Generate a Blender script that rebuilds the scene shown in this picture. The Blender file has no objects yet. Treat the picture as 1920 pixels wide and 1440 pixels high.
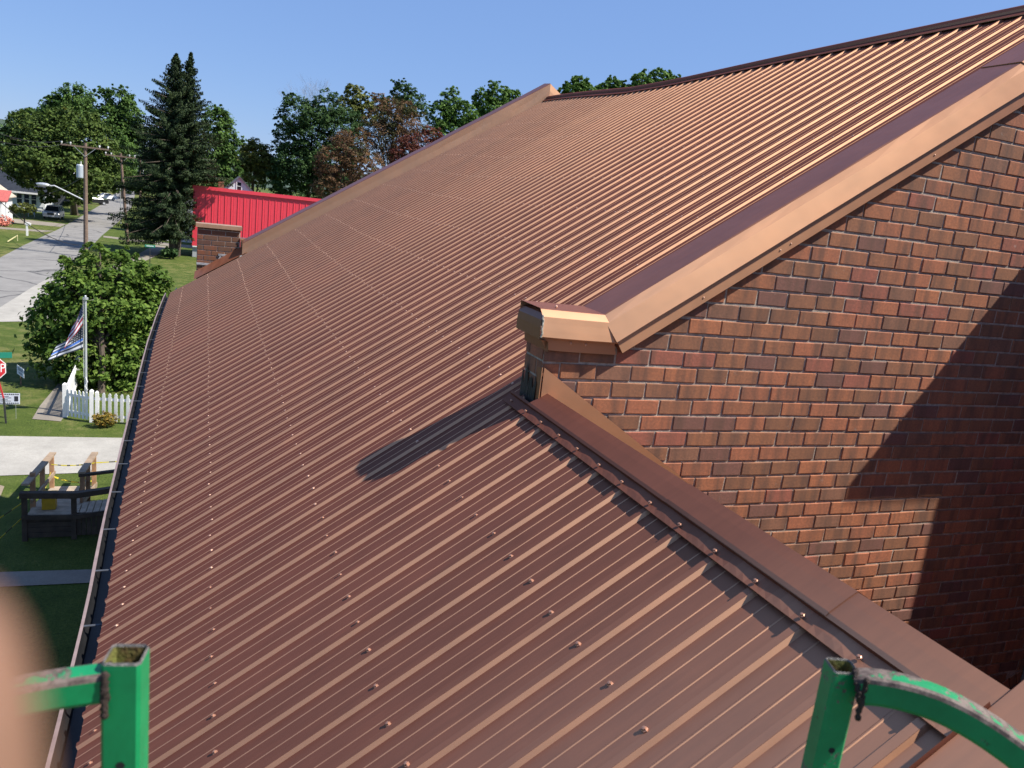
import bpy, bmesh, math, random
import numpy as np
from mathutils import Vector, Matrix
random.seed(7); np.random.seed(7)
rnd = random.Random(11)
scn = bpy.context.scene
col = scn.collection
# ------------------------------------------------------------------ camera
CR = Vector((0.92993641, -0.35065276, 0.11072901))
CU = Vector((-0.02519471, 0.23965709, 0.97053063))
CF = Vector((0.36685623, 0.90532156, -0.21403126))
FPX = 1480.0                                     # focal length in pixels of a 1920 wide picture
cam = bpy.data.cameras.new('camera'); cam_o = bpy.data.objects.new('camera', cam); col.objects.link(cam_o)
CM = Matrix(((CR.x, CU.x, -CF.x, 0), (CR.y, CU.y, -CF.y, 0), (CR.z, CU.z, -CF.z, 0), (0, 0, 0, 1)))
cam_o.matrix_world = CM
cam.sensor_width = 36; cam.lens = 36 * FPX / 1920; cam.clip_start = 0.01; cam.clip_end = 6000
cam.dof.use_dof = True; cam.dof.focus_distance = 7.0; cam.dof.aperture_fstop = 7.0
scn.camera = cam_o
# ------------------------------------------------------------------ light
LX, LY, LZ = 0.76, 0.37, 1.045
LDIR = Vector((-LX, LY, -LZ)).normalized() # the way the sunlight travels
sun_el = math.asin(-LDIR.z); sun_az = math.atan2(-LDIR.x, -LDIR.y)
w = bpy.data.worlds.new('World'); scn.world = w; w.use_nodes = True
nt = w.node_tree; bg = nt.nodes['Background']
sky = nt.nodes.new('ShaderNodeTexSky'); sky.sky_type = 'NISHITA'; sky.sun_disc = False
sky.sun_elevation = sun_el; sky.sun_rotation = sun_az
sky.altitude = 200; sky.air_density = 1.0; sky.dust_density = 0.15; sky.ozone_density = 4.0
skm = nt.nodes.new('ShaderNodeMix'); skm.data_type = 'RGBA'; skm.inputs[0].default_value = .6
skm.inputs[7].default_value = (1.9, 3.35, 7.2, 1)           # hazy summer blue that evens out the gradient
nt.links.new(sky.outputs[0], skm.inputs[6]); nt.links.new(skm.outputs[2], bg.inputs[0]); bg.inputs[1].default_value = 0.072
sl = bpy.data.lights.new('sun', 'SUN'); sl.energy = 5.0; sl.angle = math.radians(0.53); sl.color = (1.0, 0.945, 0.86)
so = bpy.data.objects.new('sun', sl); col.objects.link(so)
so.rotation_euler = (-LDIR).to_track_quat('Z', 'Y').to_euler(); so.location = (30, -20, 40)
scn.view_settings.view_transform = 'Standard'; scn.view_settings.look = 'None'
scn.view_settings.gamma = 1; scn.view_settings.exposure = 0.78
try: scn.view_settings.use_curve_mapping = False
except Exception: pass

# ------------------------------------------------------------------ helpers
GZ = -8.3                                        # ground level; the camera is the origin
def ray(u, v): return CF + CR * ((u - 960) / FPX) - CU * ((v - 720) / FPX)
def at(u, v, Y): d = ray(u, v); return d * (Y / d.y)
def gnd(u, v, z=GZ): d = ray(u, v); return d * (z / d.z)

class MB:
    def __init__(s): s.v = []; s.f = []; s.m = []
    def add(s, vs, fs, mi=0):
        o = len(s.v); s.v += [tuple(p) for p in vs]; s.f += [tuple(i + o for i in f) for f in fs]; s.m += [mi] * len(fs)
    def box(s, a, b, mi=0):
        x0, y0, z0 = a; x1, y1, z1 = b
        s.add([(x0,y0,z0),(x1,y0,z0),(x1,y1,z0),(x0,y1,z0),(x0,y0,z1),(x1,y0,z1),(x1,y1,z1),(x0,y1,z1)],
              [(0,3,2,1),(4,5,6,7),(0,1,5,4),(1,2,6,5),(2,3,7,6),(3,0,4,7)], mi)
    def obox(s, c, ax, ay, az, mi=0):            # box from centre and three half axes
        c = Vector(c); ax = Vector(ax); ay = Vector(ay); az = Vector(az)
        P = [c + ax*i + ay*j + az*k for k in (-1,1) for (i,j) in ((-1,-1),(1,-1),(1,1),(-1,1))]
        s.add(P, [(0,3,2,1),(4,5,6,7),(0,1,5,4),(1,2,6,5),(2,3,7,6),(3,0,4,7)], mi)
    def beam(s, p, q, wd, ht, up=(0,0,1), mi=0):
        p = Vector(p); q = Vector(q); d = q - p; up = Vector(up)
        sd = d.cross(up)
        if sd.length < 1e-6: sd = d.cross(Vector((1,0,0)))
        sd.normalize(); u2 = sd.cross(d).normalized()
        s.obox((p+q)/2, d/2, sd*wd/2, u2*ht/2, mi)
    def tube(s, pts, r, n=8, mi=0, cap=True):
        pts = [Vector(p) for p in pts]; rs = r if isinstance(r, (list, tuple)) else [r]*len(pts)
        rings = []; ref = None
        for i, p in enumerate(pts):
            d = (pts[min(i+1, len(pts)-1)] - pts[max(i-1, 0)]).normalized()
            if ref is None: ref = d.orthogonal().normalized()
            ref = (ref - d * ref.dot(d)).normalized(); b = d.cross(ref)
            rings.append([p + (ref*math.cos(2*math.pi*k/n) + b*math.sin(2*math.pi*k/n))*rs[i] for k in range(n)])
        vs = [p for r_ in rings for p in r_]; fs = []
        for i in range(len(pts)-1):
            for k in range(n): fs.append((i*n+k, i*n+(k+1)%n, (i+1)*n+(k+1)%n, (i+1)*n+k))
        if cap: fs.append(tuple(range(n-1,-1,-1))); fs.append(tuple((len(pts)-1)*n+k for k in range(n)))
        s.add(vs, fs, mi)
    def prism(s, poly, d, mi=0):                 # planar polygon pushed along d
        n = len(poly); d = Vector(d); P = [Vector(p) for p in poly]
        s.add(P + [p + d for p in P], [tuple(range(n-1,-1,-1)), tuple(range(n, 2*n))] + [(i,(i+1)%n,n+(i+1)%n,n+i) for i in range(n)], mi)
    def sphere(s, c, r, nu=10, nv=6, sc=(1,1,1), mi=0):
        c = Vector(c); vs = [c + Vector((0,0,r*sc[2]))]
        for j in range(1, nv):
            t = math.pi*j/nv
            for i in range(nu):
                a = 2*math.pi*i/nu
                vs.append(c + Vector((r*sc[0]*math.sin(t)*math.cos(a), r*sc[1]*math.sin(t)*math.sin(a), r*sc[2]*math.cos(t))))
        vs.append(c - Vector((0,0,r*sc[2]))); fs = []
        for i in range(nu):
            fs.append((0, 1+i, 1+(i+1)%nu)); fs.append((len(vs)-1, 1+(nv-2)*nu+(i+1)%nu, 1+(nv-2)*nu+i))
            for j in range(nv-2): a = 1+j*nu; fs.append((a+i, a+nu+i, a+nu+(i+1)%nu, a+(i+1)%nu))
        s.add(vs, fs, mi)
    def mesh(s, name, mats):
        me = bpy.data.meshes.new(name); me.from_pydata(s.v, [], s.f)
        for m in (mats if isinstance(mats, (list, tuple)) else [mats]): me.materials.append(m)
        if any(s.m): me.polygons.foreach_set('material_index', s.m)
        me.update(); return me
    def build(s, name, mats, parent=None, smooth=False, fix=True):
        me = s.mesh(name, mats)
        if fix:
            bm = bmesh.new(); bm.from_mesh(me); bmesh.ops.recalc_face_normals(bm, faces=bm.faces); bm.to_mesh(me); bm.free()
        if smooth: me.polygons.foreach_set('use_smooth', [True]*len(me.polygons))
        return link(name, me, parent)
def link(name, me, parent=None, M=None):
    o = bpy.data.objects.new(name, me); col.objects.link(o)
    if M is not None: o.matrix_basis = M
    if parent is not None:
        o.parent = parent; o.matrix_parent_inverse = world_of(parent).inverted()
    return o
def world_of(o):
    m = o.matrix_basis.copy()
    if o.parent is not None: m = world_of(o.parent) @ o.matrix_parent_inverse @ m
    return m
def tag(o, label=None, cat=None, group=None, kind=None):
    if label: o['label'] = label
    if cat: o['category'] = cat
    if group: o['group'] = group
    if kind: o['kind'] = kind
    return o
def thing(name, loc, label, cat, group=None):
    o = bpy.data.objects.new(name, None); o.empty_display_size = .2; col.objects.link(o); o.location = loc
    return tag(o, label, cat, group)
def structure(name, mb, mat): return tag(mb.build(name, mat), kind='structure')
def stuff(o): o['kind'] = 'stuff'; return o

# ------------------------------------------------------------------ materials
def mat_new(name):
    m = bpy.data.materials.new(name); m.use_nodes = True
    return m, m.node_tree, m.node_tree.nodes['Principled BSDF']
def N(nt, t, **k):
    n = nt.nodes.new(t)
    for a, b in k.items(): setattr(n, a, b)
    return n
def ramp(nt, fac, stops, interp='LINEAR'):
    r = N(nt, 'ShaderNodeValToRGB'); r.color_ramp.interpolation = interp
    e = r.color_ramp.elements
    while len(e) < len(stops): e.new(0.5)
    for i, (p, c) in enumerate(stops): e[i].position = p; e[i].color = (*c, 1) if len(c) == 3 else c
    nt.links.new(fac, r.inputs[0]); return r.outputs[0]
def noise(nt, vec, scale, detail=4, rough=.6, dist=0.0):
    n = N(nt, 'ShaderNodeTexNoise'); n.inputs['Scale'].default_value = scale; n.inputs['Detail'].default_value = detail
    n.inputs['Roughness'].default_value = rough; n.inputs['Distortion'].default_value = dist
    if vec is not None: nt.links.new(vec, n.inputs['Vector'])
    return n.outputs['Fac']
def coord(nt, kind='Object', scale=(1,1,1)):
    tc = N(nt, 'ShaderNodeTexCoord'); mp = N(nt, 'ShaderNodeMapping'); mp.inputs['Scale'].default_value = scale
    nt.links.new(tc.outputs[kind], mp.inputs[0]); return mp.outputs[0]
def mix(nt, fac, a, b, mode='MIX'):
    n = N(nt, 'ShaderNodeMix'); n.data_type = 'RGBA'; n.blend_type = mode
    for s, i in ((fac, 0), (a, 6), (b, 7)):
        if isinstance(s, (int, float)): n.inputs[i].default_value = s
        elif isinstance(s, tuple): n.inputs[i].default_value = (*s, 1)
        else: nt.links.new(s, n.inputs[i])
    return n.outputs[2]
def bump(nt, h, strength, dist, bsdf):
    b = N(nt, 'ShaderNodeBump'); b.inputs['Strength'].default_value = strength; b.inputs['Distance'].default_value = dist
    nt.links.new(h, b.inputs['Height']); nt.links.new(b.outputs[0], bsdf.inputs['Normal'])
def simple(name, c, rough=.6, metal=0.0, var=.18, scale=6.0, bmp=0.0, spec=.5, dark=None):
    m, nt, b = mat_new(name); v = coord(nt)
    f = noise(nt, v, scale, 5, .65)
    lo = tuple(x*(1-var) for x in c) if dark is None else dark; hi = tuple(min(1, x*(1+var)) for x in c)
    nt.links.new(ramp(nt, f, [(.3, lo), (.7, hi)]), b.inputs['Base Color'])
    b.inputs['Roughness'].default_value = rough; b.inputs['Metallic'].default_value = metal
    b.inputs['Specular IOR Level'].default_value = spec
    if bmp: bump(nt, noise(nt, v, scale*6, 3), bmp, .01, b)
    return m
def copper(name, c, gold, rough, wt, seed=0.0, spec=.04):
    """brown paint with copper flakes: a diffuse coat over a broad metallic lobe"""
    m, nt, b = mat_new(name); v = coord(nt)
    f = noise(nt, v, 2.2 + seed, 5, .6); f2 = noise(nt, coord(nt, scale=(1.2, 14, 1.2)), 3.0, 4, .7); dust = noise(nt, v, 46, 5, .75)
    k = mix(nt, .5, f, f2)
    cc = ramp(nt, k, [(.3, tuple(x*.82 for x in c)), (.7, tuple(x*1.18 for x in c))])
    cc = mix(nt, ramp(nt, dust, [(.64, (0,0,0)), (.78, (.16,.16,.16))]), cc, (.28, .19, .15))
    oi = N(nt, 'ShaderNodeObjectInfo'); hs = N(nt, 'ShaderNodeHueSaturation'); vr = N(nt, 'ShaderNodeMapRange'); vr.inputs[3].default_value = .90; vr.inputs[4].default_value = 1.10
    nt.links.new(oi.outputs['Random'], vr.inputs[0]); nt.links.new(vr.outputs[0], hs.inputs['Value']); nt.links.new(cc, hs.inputs['Color']); cc = hs.outputs[0]
    nt.links.new(cc, b.inputs['Base Color']); b.inputs['Roughness'].default_value = .6 if spec < .1 else .36; b.inputs['Specular IOR Level'].default_value = spec
    g = N(nt, 'ShaderNodeBsdfPrincipled'); g.inputs['Metallic'].default_value = 1; g.inputs['Base Color'].default_value = (*gold, 1)
    r = N(nt, 'ShaderNodeMapRange'); r.inputs[1].default_value = .25; r.inputs[2].default_value = .75
    r.inputs[3].default_value = rough - .04; r.inputs[4].default_value = rough + .05
    nt.links.new(k, r.inputs[0]); nt.links.new(r.outputs[0], g.inputs['Roughness'])
    ms = N(nt, 'ShaderNodeMixShader'); lw = N(nt, 'ShaderNodeLayerWeight'); lw.inputs[0].default_value = .5
    # flakes lie flat in the paint: they show face on and sink under the pigment at a glance
    mr = N(nt, 'ShaderNodeMath', operation='MULTIPLY'); mr.inputs[1].default_value = wt
    nt.links.new(ramp(nt, lw.outputs['Facing'], [(.12, (1,1,1)), (.38, (.26,.26,.26)), (.70, (.06,.06,.06)), (.90, (0,0,0))]), mr.inputs[0]); nt.links.new(mr.outputs[0], ms.inputs[0])
    nt.links.new(b.outputs[0], ms.inputs[1]); nt.links.new(g.outputs[0], ms.inputs[2]); nt.links.new(ms.outputs[0], nt.nodes['Material Output'].inputs[0])
    bp = N(nt, 'ShaderNodeBump'); bp.inputs['Strength'].default_value = .26; bp.inputs['Distance'].default_value = .03
    nt.links.new(noise(nt, v, 1.6, 3, .5), bp.inputs['Height'])
    for q in (b, g): nt.links.new(bp.outputs[0], q.inputs['Normal'])
    return m
M = {}
M['copper'] = copper('copper_paint', (.117, .036, .025), (1.0, .61, .37), .57, .46)
M['copper_trim'] = copper('copper_trim_paint', (.150, .050, .028), (1.0, .61, .36), .57, .56, .7, .22)
M['screw'] = simple('glint_screw', (.66, .40, .28), .45, .2, .1, 40)  # paler than the copper screws, standing in for their glint
M['cap_screw'] = simple('copper_screw', (.50, .25, .16), .35, .5, .1, 40)
M['dark_gap'] = simple('dark_gap', (.012, .012, .013), .8)
M['gutter_in'] = simple('gutter_black', (.008, .008, .009), .55, 0, .4, 5, .1)
M['gutter_lip'] = simple('gutter_lip', (.24, .175, .16), .45, .1, .2, 9)
M['strap'] = simple('gutter_strap_metal', (.06, .065, .075), .6, .2, .2, 20)
M['flash'] = simple('old_flashing', (.36, .36, .37), .5, .3, .35, 14, .2)
M['tar'] = simple('black_tar', (.012, .012, .012), .6, 0, .3, 20, .4)

def brick_mat(name, per_island, dim=1.0):
    m, nt, b = mat_new(name)
    oi = N(nt, 'ShaderNodeObjectInfo'); geo = N(nt, 'ShaderNodeNewGeometry')
    if per_island: r = geo.outputs['Random Per Island']
    else: r = oi.outputs['Random']
    tc = N(nt, 'ShaderNodeTexCoord')
    mul = N(nt, 'ShaderNodeMath', operation='MULTIPLY'); mul.inputs[1].default_value = 73.0; nt.links.new(r, mul.inputs[0])
    comb = N(nt, 'ShaderNodeCombineXYZ'); nt.links.new(mul.outputs[0], comb.inputs[0]); nt.links.new(mul.outputs[0], comb.inputs[2])
    ad = N(nt, 'ShaderNodeVectorMath', operation='ADD'); nt.links.new(tc.outputs['Object'], ad.inputs[0]); nt.links.new(comb.outputs[0], ad.inputs[1])
    pal = [(0, (.27,.125,.068)), (.13, (.39,.150,.075)), (.27, (.20,.098,.080)), (.36, (.36,.150,.075)), (.5, (.43,.155,.080)), (.62, (.28,.130,.070)),
           (.72, (.36,.120,.082)), (.80, (.27,.135,.085)), (.88, (.46,.170,.080)), (.95, (.31,.140,.076))]
    mean = (.33, .135, .076)
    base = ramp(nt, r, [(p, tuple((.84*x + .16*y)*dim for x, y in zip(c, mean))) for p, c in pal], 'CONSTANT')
    mp = N(nt, 'ShaderNodeMapping'); mp.inputs['Scale'].default_value = (1, 1, .16); nt.links.new(ad.outputs[0], mp.inputs[0])
    band = noise(nt, mp.outputs[0], 11, 3, .5)
    c1 = mix(nt, ramp(nt, band, [(.44, (0,0,0)), (.66, (.75,.75,.75))]), base, (.13, .075, .055))
    fine = noise(nt, ad.outputs[0], 60, 5, .7)
    c2 = mix(nt, ramp(nt, fine, [(.40, (.35,.35,.35)), (.62, (0,0,0))]), c1, (.10, .06, .045))
    stain = noise(nt, ad.outputs[0], 14, 4, .6)
    c3 = mix(nt, ramp(nt, stain, [(.66, (0,0,0)), (.80, (.5,.5,.5))]), c2, (.42, .34, .29))
    nt.links.new(c3, b.inputs['Base Color']); b.inputs['Roughness'].default_value = .85; b.inputs['Specular IOR Level'].default_value = .25
    bump(nt, mix(nt, .5, fine, band), .5, .006, b)
    return m
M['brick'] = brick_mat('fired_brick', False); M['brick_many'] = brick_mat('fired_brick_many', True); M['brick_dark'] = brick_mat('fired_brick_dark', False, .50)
M['mortar'] = simple('lime_mortar', (.40, .33, .27), .95, 0, .35, 30, .6, .1)

# ------------------------------------------------------------------ the roof surfaces
A_ = .6586; H0 = 2.25
def pz(x): return -H0 + A_ * x
NRM = Vector((-A_, 0, 1)).normalized(); UPS = Vector((1, 0, A_)).normalized()
RS = .2286; Y0 = 3.733
def lerp_tab(t, xs, ys): return float(np.interp(t, xs, ys))
def eave(s):
    x = lerp_tab(s, [1, 3.5, 5, 6.5, 9, 11.3, 13.4, 15.8, 18.4, 18.9], [-.465, -.47, -.50, -.56, -.615, -.66, -.69, -.685, -.655, -.62])
    q = min(1, max(0, (s - 8) / 10.5)); return Vector((x, s, pz(x) + .13*q*q*(3 - 2*q)))
S1 = 18.45
def ridge(s):
    y = s - 1.55 * (max(0, s - 4.4) / (S1 - 4.4)) ** 1.5
    x = lerp_tab(y, [4, 11.5, 14.9, 16.9], [6.84, 6.83, 6.90, 6.95])
    e = lerp_tab(y, [4, 9, 11.5, 13, 14.9, 16.0, 16.9], [0, 0, -.02, -.012, .075, .112, .13])
    return Vector((x, y, pz(x) + e))
def surf(s, t, h=0.0):
    E, R_ = eave(s), ridge(s)
    sag = -.03 * math.sin(math.pi * min(1, max(0, (s - 6) / 13))) * math.sin(math.pi * t)
    return E + (R_ - E) * t + NRM * (h + sag)
def surf_x(s, x, h=0.0):                          # the same surface at a given x
    E, R_ = eave(s), ridge(s); return surf(s, (x - E.x) / (R_.x - E.x), h)
PROF = [(-.0232, 0), (-.0135, .0156), (-.0120, .0150), (.0135, .0156), (.0232, 0), (.0695, 0), (.0722, .0026), (.0768, .0026), (.0795, 0),
        (.1480, 0), (.1507, .0026), (.1553, .0026), (.158, 0)]
def panel(k0, n, fn, ts):
    """n rib pitches starting at rib k0 (ribs count towards the camera); fn(s, t, h) places a point"""
    sh = []
    for k in range(n):
        for ds, h in PROF: sh.append((Y0 - (k0 + n - 1 - k) * RS + ds, h))
    last = Y0 - k0 * RS + RS
    sh.append((last - .0232, 0)); sh.append((last - .0135, .0163)); sh.append((last - .0120, .0157)); sh.append((last + .014, .0163)); sh.append((last + .026, .0012))
    lap = len(sh)
    vs = []
    for t in ts:
        for s, h in sh: vs.append(fn(s, t, h))
    fs = []
    for i in range(len(ts) - 1):
        for j in range(lap - 1): a = i*lap + j; fs.append((a, a+1, a+lap+1, a+lap))
    mb = MB(); mb.add(vs, fs); return mb

# ================================================================== the brick building
B = thing('brick_building', (3, 8, GZ), 'brick hall under copper brown ribbed metal roofs, filling the right of the view', 'building')
YW = 4.0; YB = 4.27
# --- gable wall: mortar body
def rake(x): return .6537 * x - 2.197             # underside line of the coping on the wall face
XA, XR_ = 1.795, 6.84
L, H = .2318, .1010; BX0, BZ0 = 2.135, -.7135      # brick pitch, course height, a head joint and a bed line
wall = MB()
poly = [(XA, YW+.0065, -1.4), (XA, YW+.0065, -.70), (2.2, YW+.0065, -.70), (XR_, YW+.0065, rake(XR_)+.08), (13.0, YW+.0065, 2*rake(XR_)-rake(13.0)), (13.0, YW+.0065, GZ), (2.6, YW+.0065, GZ), (2.6, YW+.0065, -1.4)]
wall.prism(poly, (0, YB - YW - .02, 0))
W = wall.build('gable_wall', M['mortar'], B)
def clip(poly, fn):                               # keep fn(p) >= 0
    out = []
    for i in range(len(poly)):
        p, q = poly[i], poly[(i+1) % len(poly)]; a, b = fn(p), fn(q)
        if a >= 0: out.append(p)
        if (a >= 0) != (b >= 0): t = a/(a-b); out.append((p[0]+(q[0]-p[0])*t, p[1]+(q[1]-p[1])*t))
    return out
def brick_pts(poly, y, ch=.004, depth=.09, jit=.002):
    cx = sum(p[0] for p in poly)/len(poly); cz = sum(p[1] for p in poly)/len(poly); n = len(poly)
    P = [(p[0]+rnd.uniform(-jit, jit), p[1]+rnd.uniform(-jit, jit)) for p in poly]
    F = []
    for p in P:
        dx, dz = cx-p[0], cz-p[1]; d = math.hypot(dx, dz); F.append((p[0]+math.copysign(ch, dx), p[1]+math.copysign(ch, dz)))
    vs = [(p[0]-cx, 0, p[1]-cz) for p in F] + [(p[0]-cx, ch, p[1]-cz) for p in P] + [(p[0]-cx, depth, p[1]-cz) for p in P]
    fs = [tuple(range(n))] + [(i, n+i, n+(i+1)%n, (i+1)%n) for i in range(n)] + [(n+i, 2*n+i, 2*n+(i+1)%n, n+(i+1)%n) for i in range(n)]
    return vs, fs, (cx, y, cz)
ARC = (6.78, -4.02, .70)                           # arched opening low on the wall: centre x, z, outer radius
cand = []
J = .0125
for r in range(-34, 36):                           # courses, r grows downwards
    zt = BZ0 - r*H - J/2; zb = zt - (H - .0138)
    off = 0 if r % 2 else .5
    for i in range(-3, 34):
        x0 = BX0 + (i - off)*L + .0048 + rnd.uniform(-.0025, .0025); x1 = BX0 + (i - off + 1)*L - .0048 + rnd.uniform(-.0025, .0025)
        dz = rnd.uniform(-.002, .002)
        p = [(max(x0, XA), zb+dz), (x1, zb+dz), (x1, zt+dz), (max(x0, XA), zt+dz)]
        if x1 < XA + .03 or zb < -3.95: continue
        if x1 > 7.6: continue
        p = clip(p, lambda q: rake(q[0]) + .035 - q[1] if q[0] > 2.2 or q[1] > -.7 else 1)
        if p and min(a for a, _ in p) < 2.2 and max(b for _, b in p) > -.70:
            p = clip(p, lambda q: -.715 - q[1] if q[0] < 2.25 else 1)
        if len(p) < 3: continue
        cx = sum(a for a, _ in p)/len(p); cz = sum(b for _, b in p)/len(p)
        if cz < -1.02 - .65*(cx - 1.83) - .12: continue          # hidden by the wing's far slope
        d = math.hypot(cx-ARC[0], cz-ARC[1])
        if d < ARC[2] + .02: continue
        area = abs(sum(p[k][0]*p[(k+1)%len(p)][1]-p[(k+1)%len(p)][0]*p[k][1] for k in range(len(p))))/2
        if area < .0012: continue
        cand.append((cx*cx + 16 + cz*cz, cx, cz, p))
def in_frame(cx, cy, cz):
    v = Vector((cx, cy, cz)); d = v.dot(CF); u = 960 + FPX*v.dot(CR)/d; q = 720 - FPX*v.dot(CU)/d
    return -20 < u < 1940 and -20 < q < 1460
cand.sort(key=lambda c: (not in_frame(c[1], YW, c[2]), c[0]))
many = MB(); shapes = []
full = None
for n, (_, cx, cz, p) in enumerate(cand):
    y = YW + rnd.uniform(-.0030, .0025)
    if n < 296:
        vs, fs, c = brick_pts(p, y)
        mb = MB()
        isfull = len(p) == 4 and abs((max(a for a,_ in p)-min(a for a,_ in p)) - (L-J)) < .012
        if isfull and len(shapes) >= 8: me = rnd.choice(shapes)
        else:
            mb.add(vs, fs); me = mb.mesh('brick', M['brick'])
            if isfull: shapes.append(me)
        link('brick', me, W, Matrix.Translation(c))
    else:
        vs, fs, c = brick_pts(p, y); many.add([(a+c[0], b_+c[1], d+c[2]) for a, b_, d in vs], fs)
stuff(many.build('brickwork', M['brick_many'], W, fix=False))
arch = MB()                                        # two rings of bricks round the arched opening
for ring, (r0, r1) in enumerate(((ARC[2]-.105, ARC[2]), (ARC[2]-.215, ARC[2]-.11))):
    n = 26
    for k in range(n):
        a0 = math.pi*(k+.07)/n; a1 = math.pi*(k+.93)/n
        poly = [(ARC[0]+r*math.cos(a), YW-.006+rnd.uniform(-.003,.003), ARC[1]+r*math.sin(a)) for r, a in ((r0,a0),(r1,a0),(r1,a1),(r0,a1))]
        if poly[0][0] < 7.3: arch.prism(poly, (0, .09, 0))
stuff(arch.build('arch_bricks', M['brick_many'], W))
dp = MB(); dp.box((6.60, YW-.07, -6), (6.66, YW-.012, -3.10)); dp.build('conduit', simple('grey_conduit', (.20,.21,.21), .6), W)
# left face of the pier (facing down the roof)
pier = MB()
for r in range(-1, 9):
    zt = BZ0 - r*H; zb = zt - (H-.0138)
    if zt > -.70: zt = -.72
    if zb > zt: continue
    segs = [(YW+.012, YW+.085), (YW+.097, YB-.008)] if r % 2 else [(YW+.012, YW+.20), (YW+.212, YB-.008)]
    for y0, y1 in segs:
        x = XA - .006 + rnd.uniform(-.003, .003)
        mb = MB(); mb.box((x, y0, zb), (x+.09, y1, zt))
        mb.build('brick', M['brick'], W)
tarm = MB(); ny = 22                               # tar smeared over the foot of the pier
tp = [(XA - .0105 - .004*rnd.random(), YW + .035 + (YB-YW-.05)*i/ny, -.985 + .10*math.sin(i*.9)*rnd.random() + .05*rnd.random() + .07*i/ny) for i in range(ny+1)]
tarm.add(tp + [(XA - .010 - .012*rnd.random(), p[1], -1.16) for p in tp] + [(XA-.03, p[1], -1.165) for p in tp], [(r_*(ny+1)+i, r_*(ny+1)+i+1, (r_+1)*(ny+1)+i+1, (r_+1)*(ny+1)+i) for r_ in range(2) for i in range(ny)])
tarm.build('tar_patch', M['tar'], W)
# --- coping on the gable: profile swept up the rake
def sweep(prof, p0, p1, mat, name, parent, wob=0.0, n=2):
    """prof: (across Y, height normal to the slope) swept from p0 to p1 in the x-z plane"""
    mb = MB(); d = Vector(p1) - Vector(p0); nn = Vector((-d.z, 0, d.x)).normalized()
    vs = []
    for i in range(n+1):
        c = Vector(p0) + d*(i/n)
        for (y, h) in prof:
            vs.append(c + Vector((0, y, 0)) + nn*(h + (rnd.uniform(-wob, wob) if wob else 0)))
    m = len(prof); fs = [(i*m+j, i*m+j+1, (i+1)*m+j+1, (i+1)*m+j) for i in range(n) for j in range(m-1)]
    fs += [tuple(range(m)), tuple(n*m + k for k in range(m-1, -1, -1))]
    mb.add(vs, fs); return mb.build(name, mat, parent)
cop0 = sweep([(.0, -.10), (-.06, -.088), (-.085, -.078), (-.055, .038), (-.012, .075), (.0, .078), (.28, .078), (.28, -.12)],
             (2.155, YW, -.600), (5.05, YW, 1.293), M['copper_trim'], 'rake_coping', B, .0016, 12)
cop1 = sweep([(.0, -.094), (-.065, -.088), (-.090, -.075), (-.060, .043), (-.014, .081), (.0, .084), (.285, .084), (.285, -.12)],
             (4.96, YW, 1.234), (7.0, YW, 2.568), M['copper_trim'], 'rake_coping', B, .0018, 4)
cl = sweep([(-.004, -.160), (-.052, -.160), (-.056, -.156), (-.050, -.06), (-.004, -.06)], (2.175, YW, -.602), (7.0, YW, 2.552), M['copper_trim'], 'coping_cleat', B, .0015, 8)
for x in (2.75, 3.24, 3.31, 4.3, 5.0):             # loose screws on the cleat
    s = MB(); s.sphere((x, YW-.054, rake(x)+.022), .006, 8, 5); s.build('screw', M['screw'], cl)
# level kneeler cap at the foot of the rake
kn = MB()
kprof = [(.29, -.14), (.29, .002), (0.0, .0), (-.012, -.004), (-.055, -.040), (-.0605, -.075), (-.067, -.113), (-.073, -.150), (-.070, -.157), (-.03, -.150), (-.026, -.230), (.0, -.230)]
KX0, KX1, KZ = 1.735, 2.165, -.508
vs = []
for i, x in enumerate((KX0, KX0+.12, KX0+.26, KX1)):
    for (y, h) in kprof:
        xx = x
        if i == 3: xx = x + (-h)*.30 if y < .0 else x - .02 + y*.28
        if i == 0: xx = x + (.055 if h < -.15 and y <= 0 else 0)
        vs.append((xx, YW + y, KZ + h - .012*i/3))
m_ = len(kprof)
kn.add(vs, [(i*m_+j, i*m_+j+1, (i+1)*m_+j+1, (i+1)*m_+j) for i in range(3) for j in range(m_-1)])
kneel = kn.build('kneeler_cap', M['copper_trim'], B)
ke = MB()                                          # folded end: rounded top, wavy hem
ep = []
prof_e = [(.055, -.012), (.02, -.028), (.0, -.06), (-.004, -.10), (-.004, -.165), (.05, -.175), (.058, -.235)]
for (dx, dz) in prof_e:
    for y in np.linspace({-.012: -.014, -.02: -.03}.get(dz, -.014 if dz > -.02 else -.032 if dz > -.03 else -.058 if dz > -.07 else -.068), .292, 7):
        f = 1 - abs((y - .18)/.25)
        ep.append((KX0 + dx - .006, YW + y, KZ + dz + (.012*math.sin(y*17) if dz > -.02 else 0)))
ke.add(ep, [(i*7+j, i*7+j+1, (i+1)*7+j+1, (i+1)*7+j) for i in range(len(prof_e)-1) for j in range(6)])
ke.build('end_fold', M['copper_trim'], kneel)
hem = MB()
hp = [(KX0-.002+rnd.uniform(-.003,.003), YW-.062-.012*min(1, k/8)+rnd.uniform(-.002,.002), KZ-.03-.0095*k) for k in range(14)]
hem.tube(hp, .0055, 6); hem.build('sealant_bead', simple('old_sealant', (.42,.38,.30), .7, 0, .3, 60, .5), kneel)
for (x, y, z) in ((KX0+.13, YW+.07, KZ+.004), (KX0+.2, YW-.034, KZ-.185), (2.03, YW-.031, KZ-.19)):
    s = MB(); s.sphere((x, y, z), .008, 8, 5); s.build('screw', M['screw'], kneel)
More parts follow.
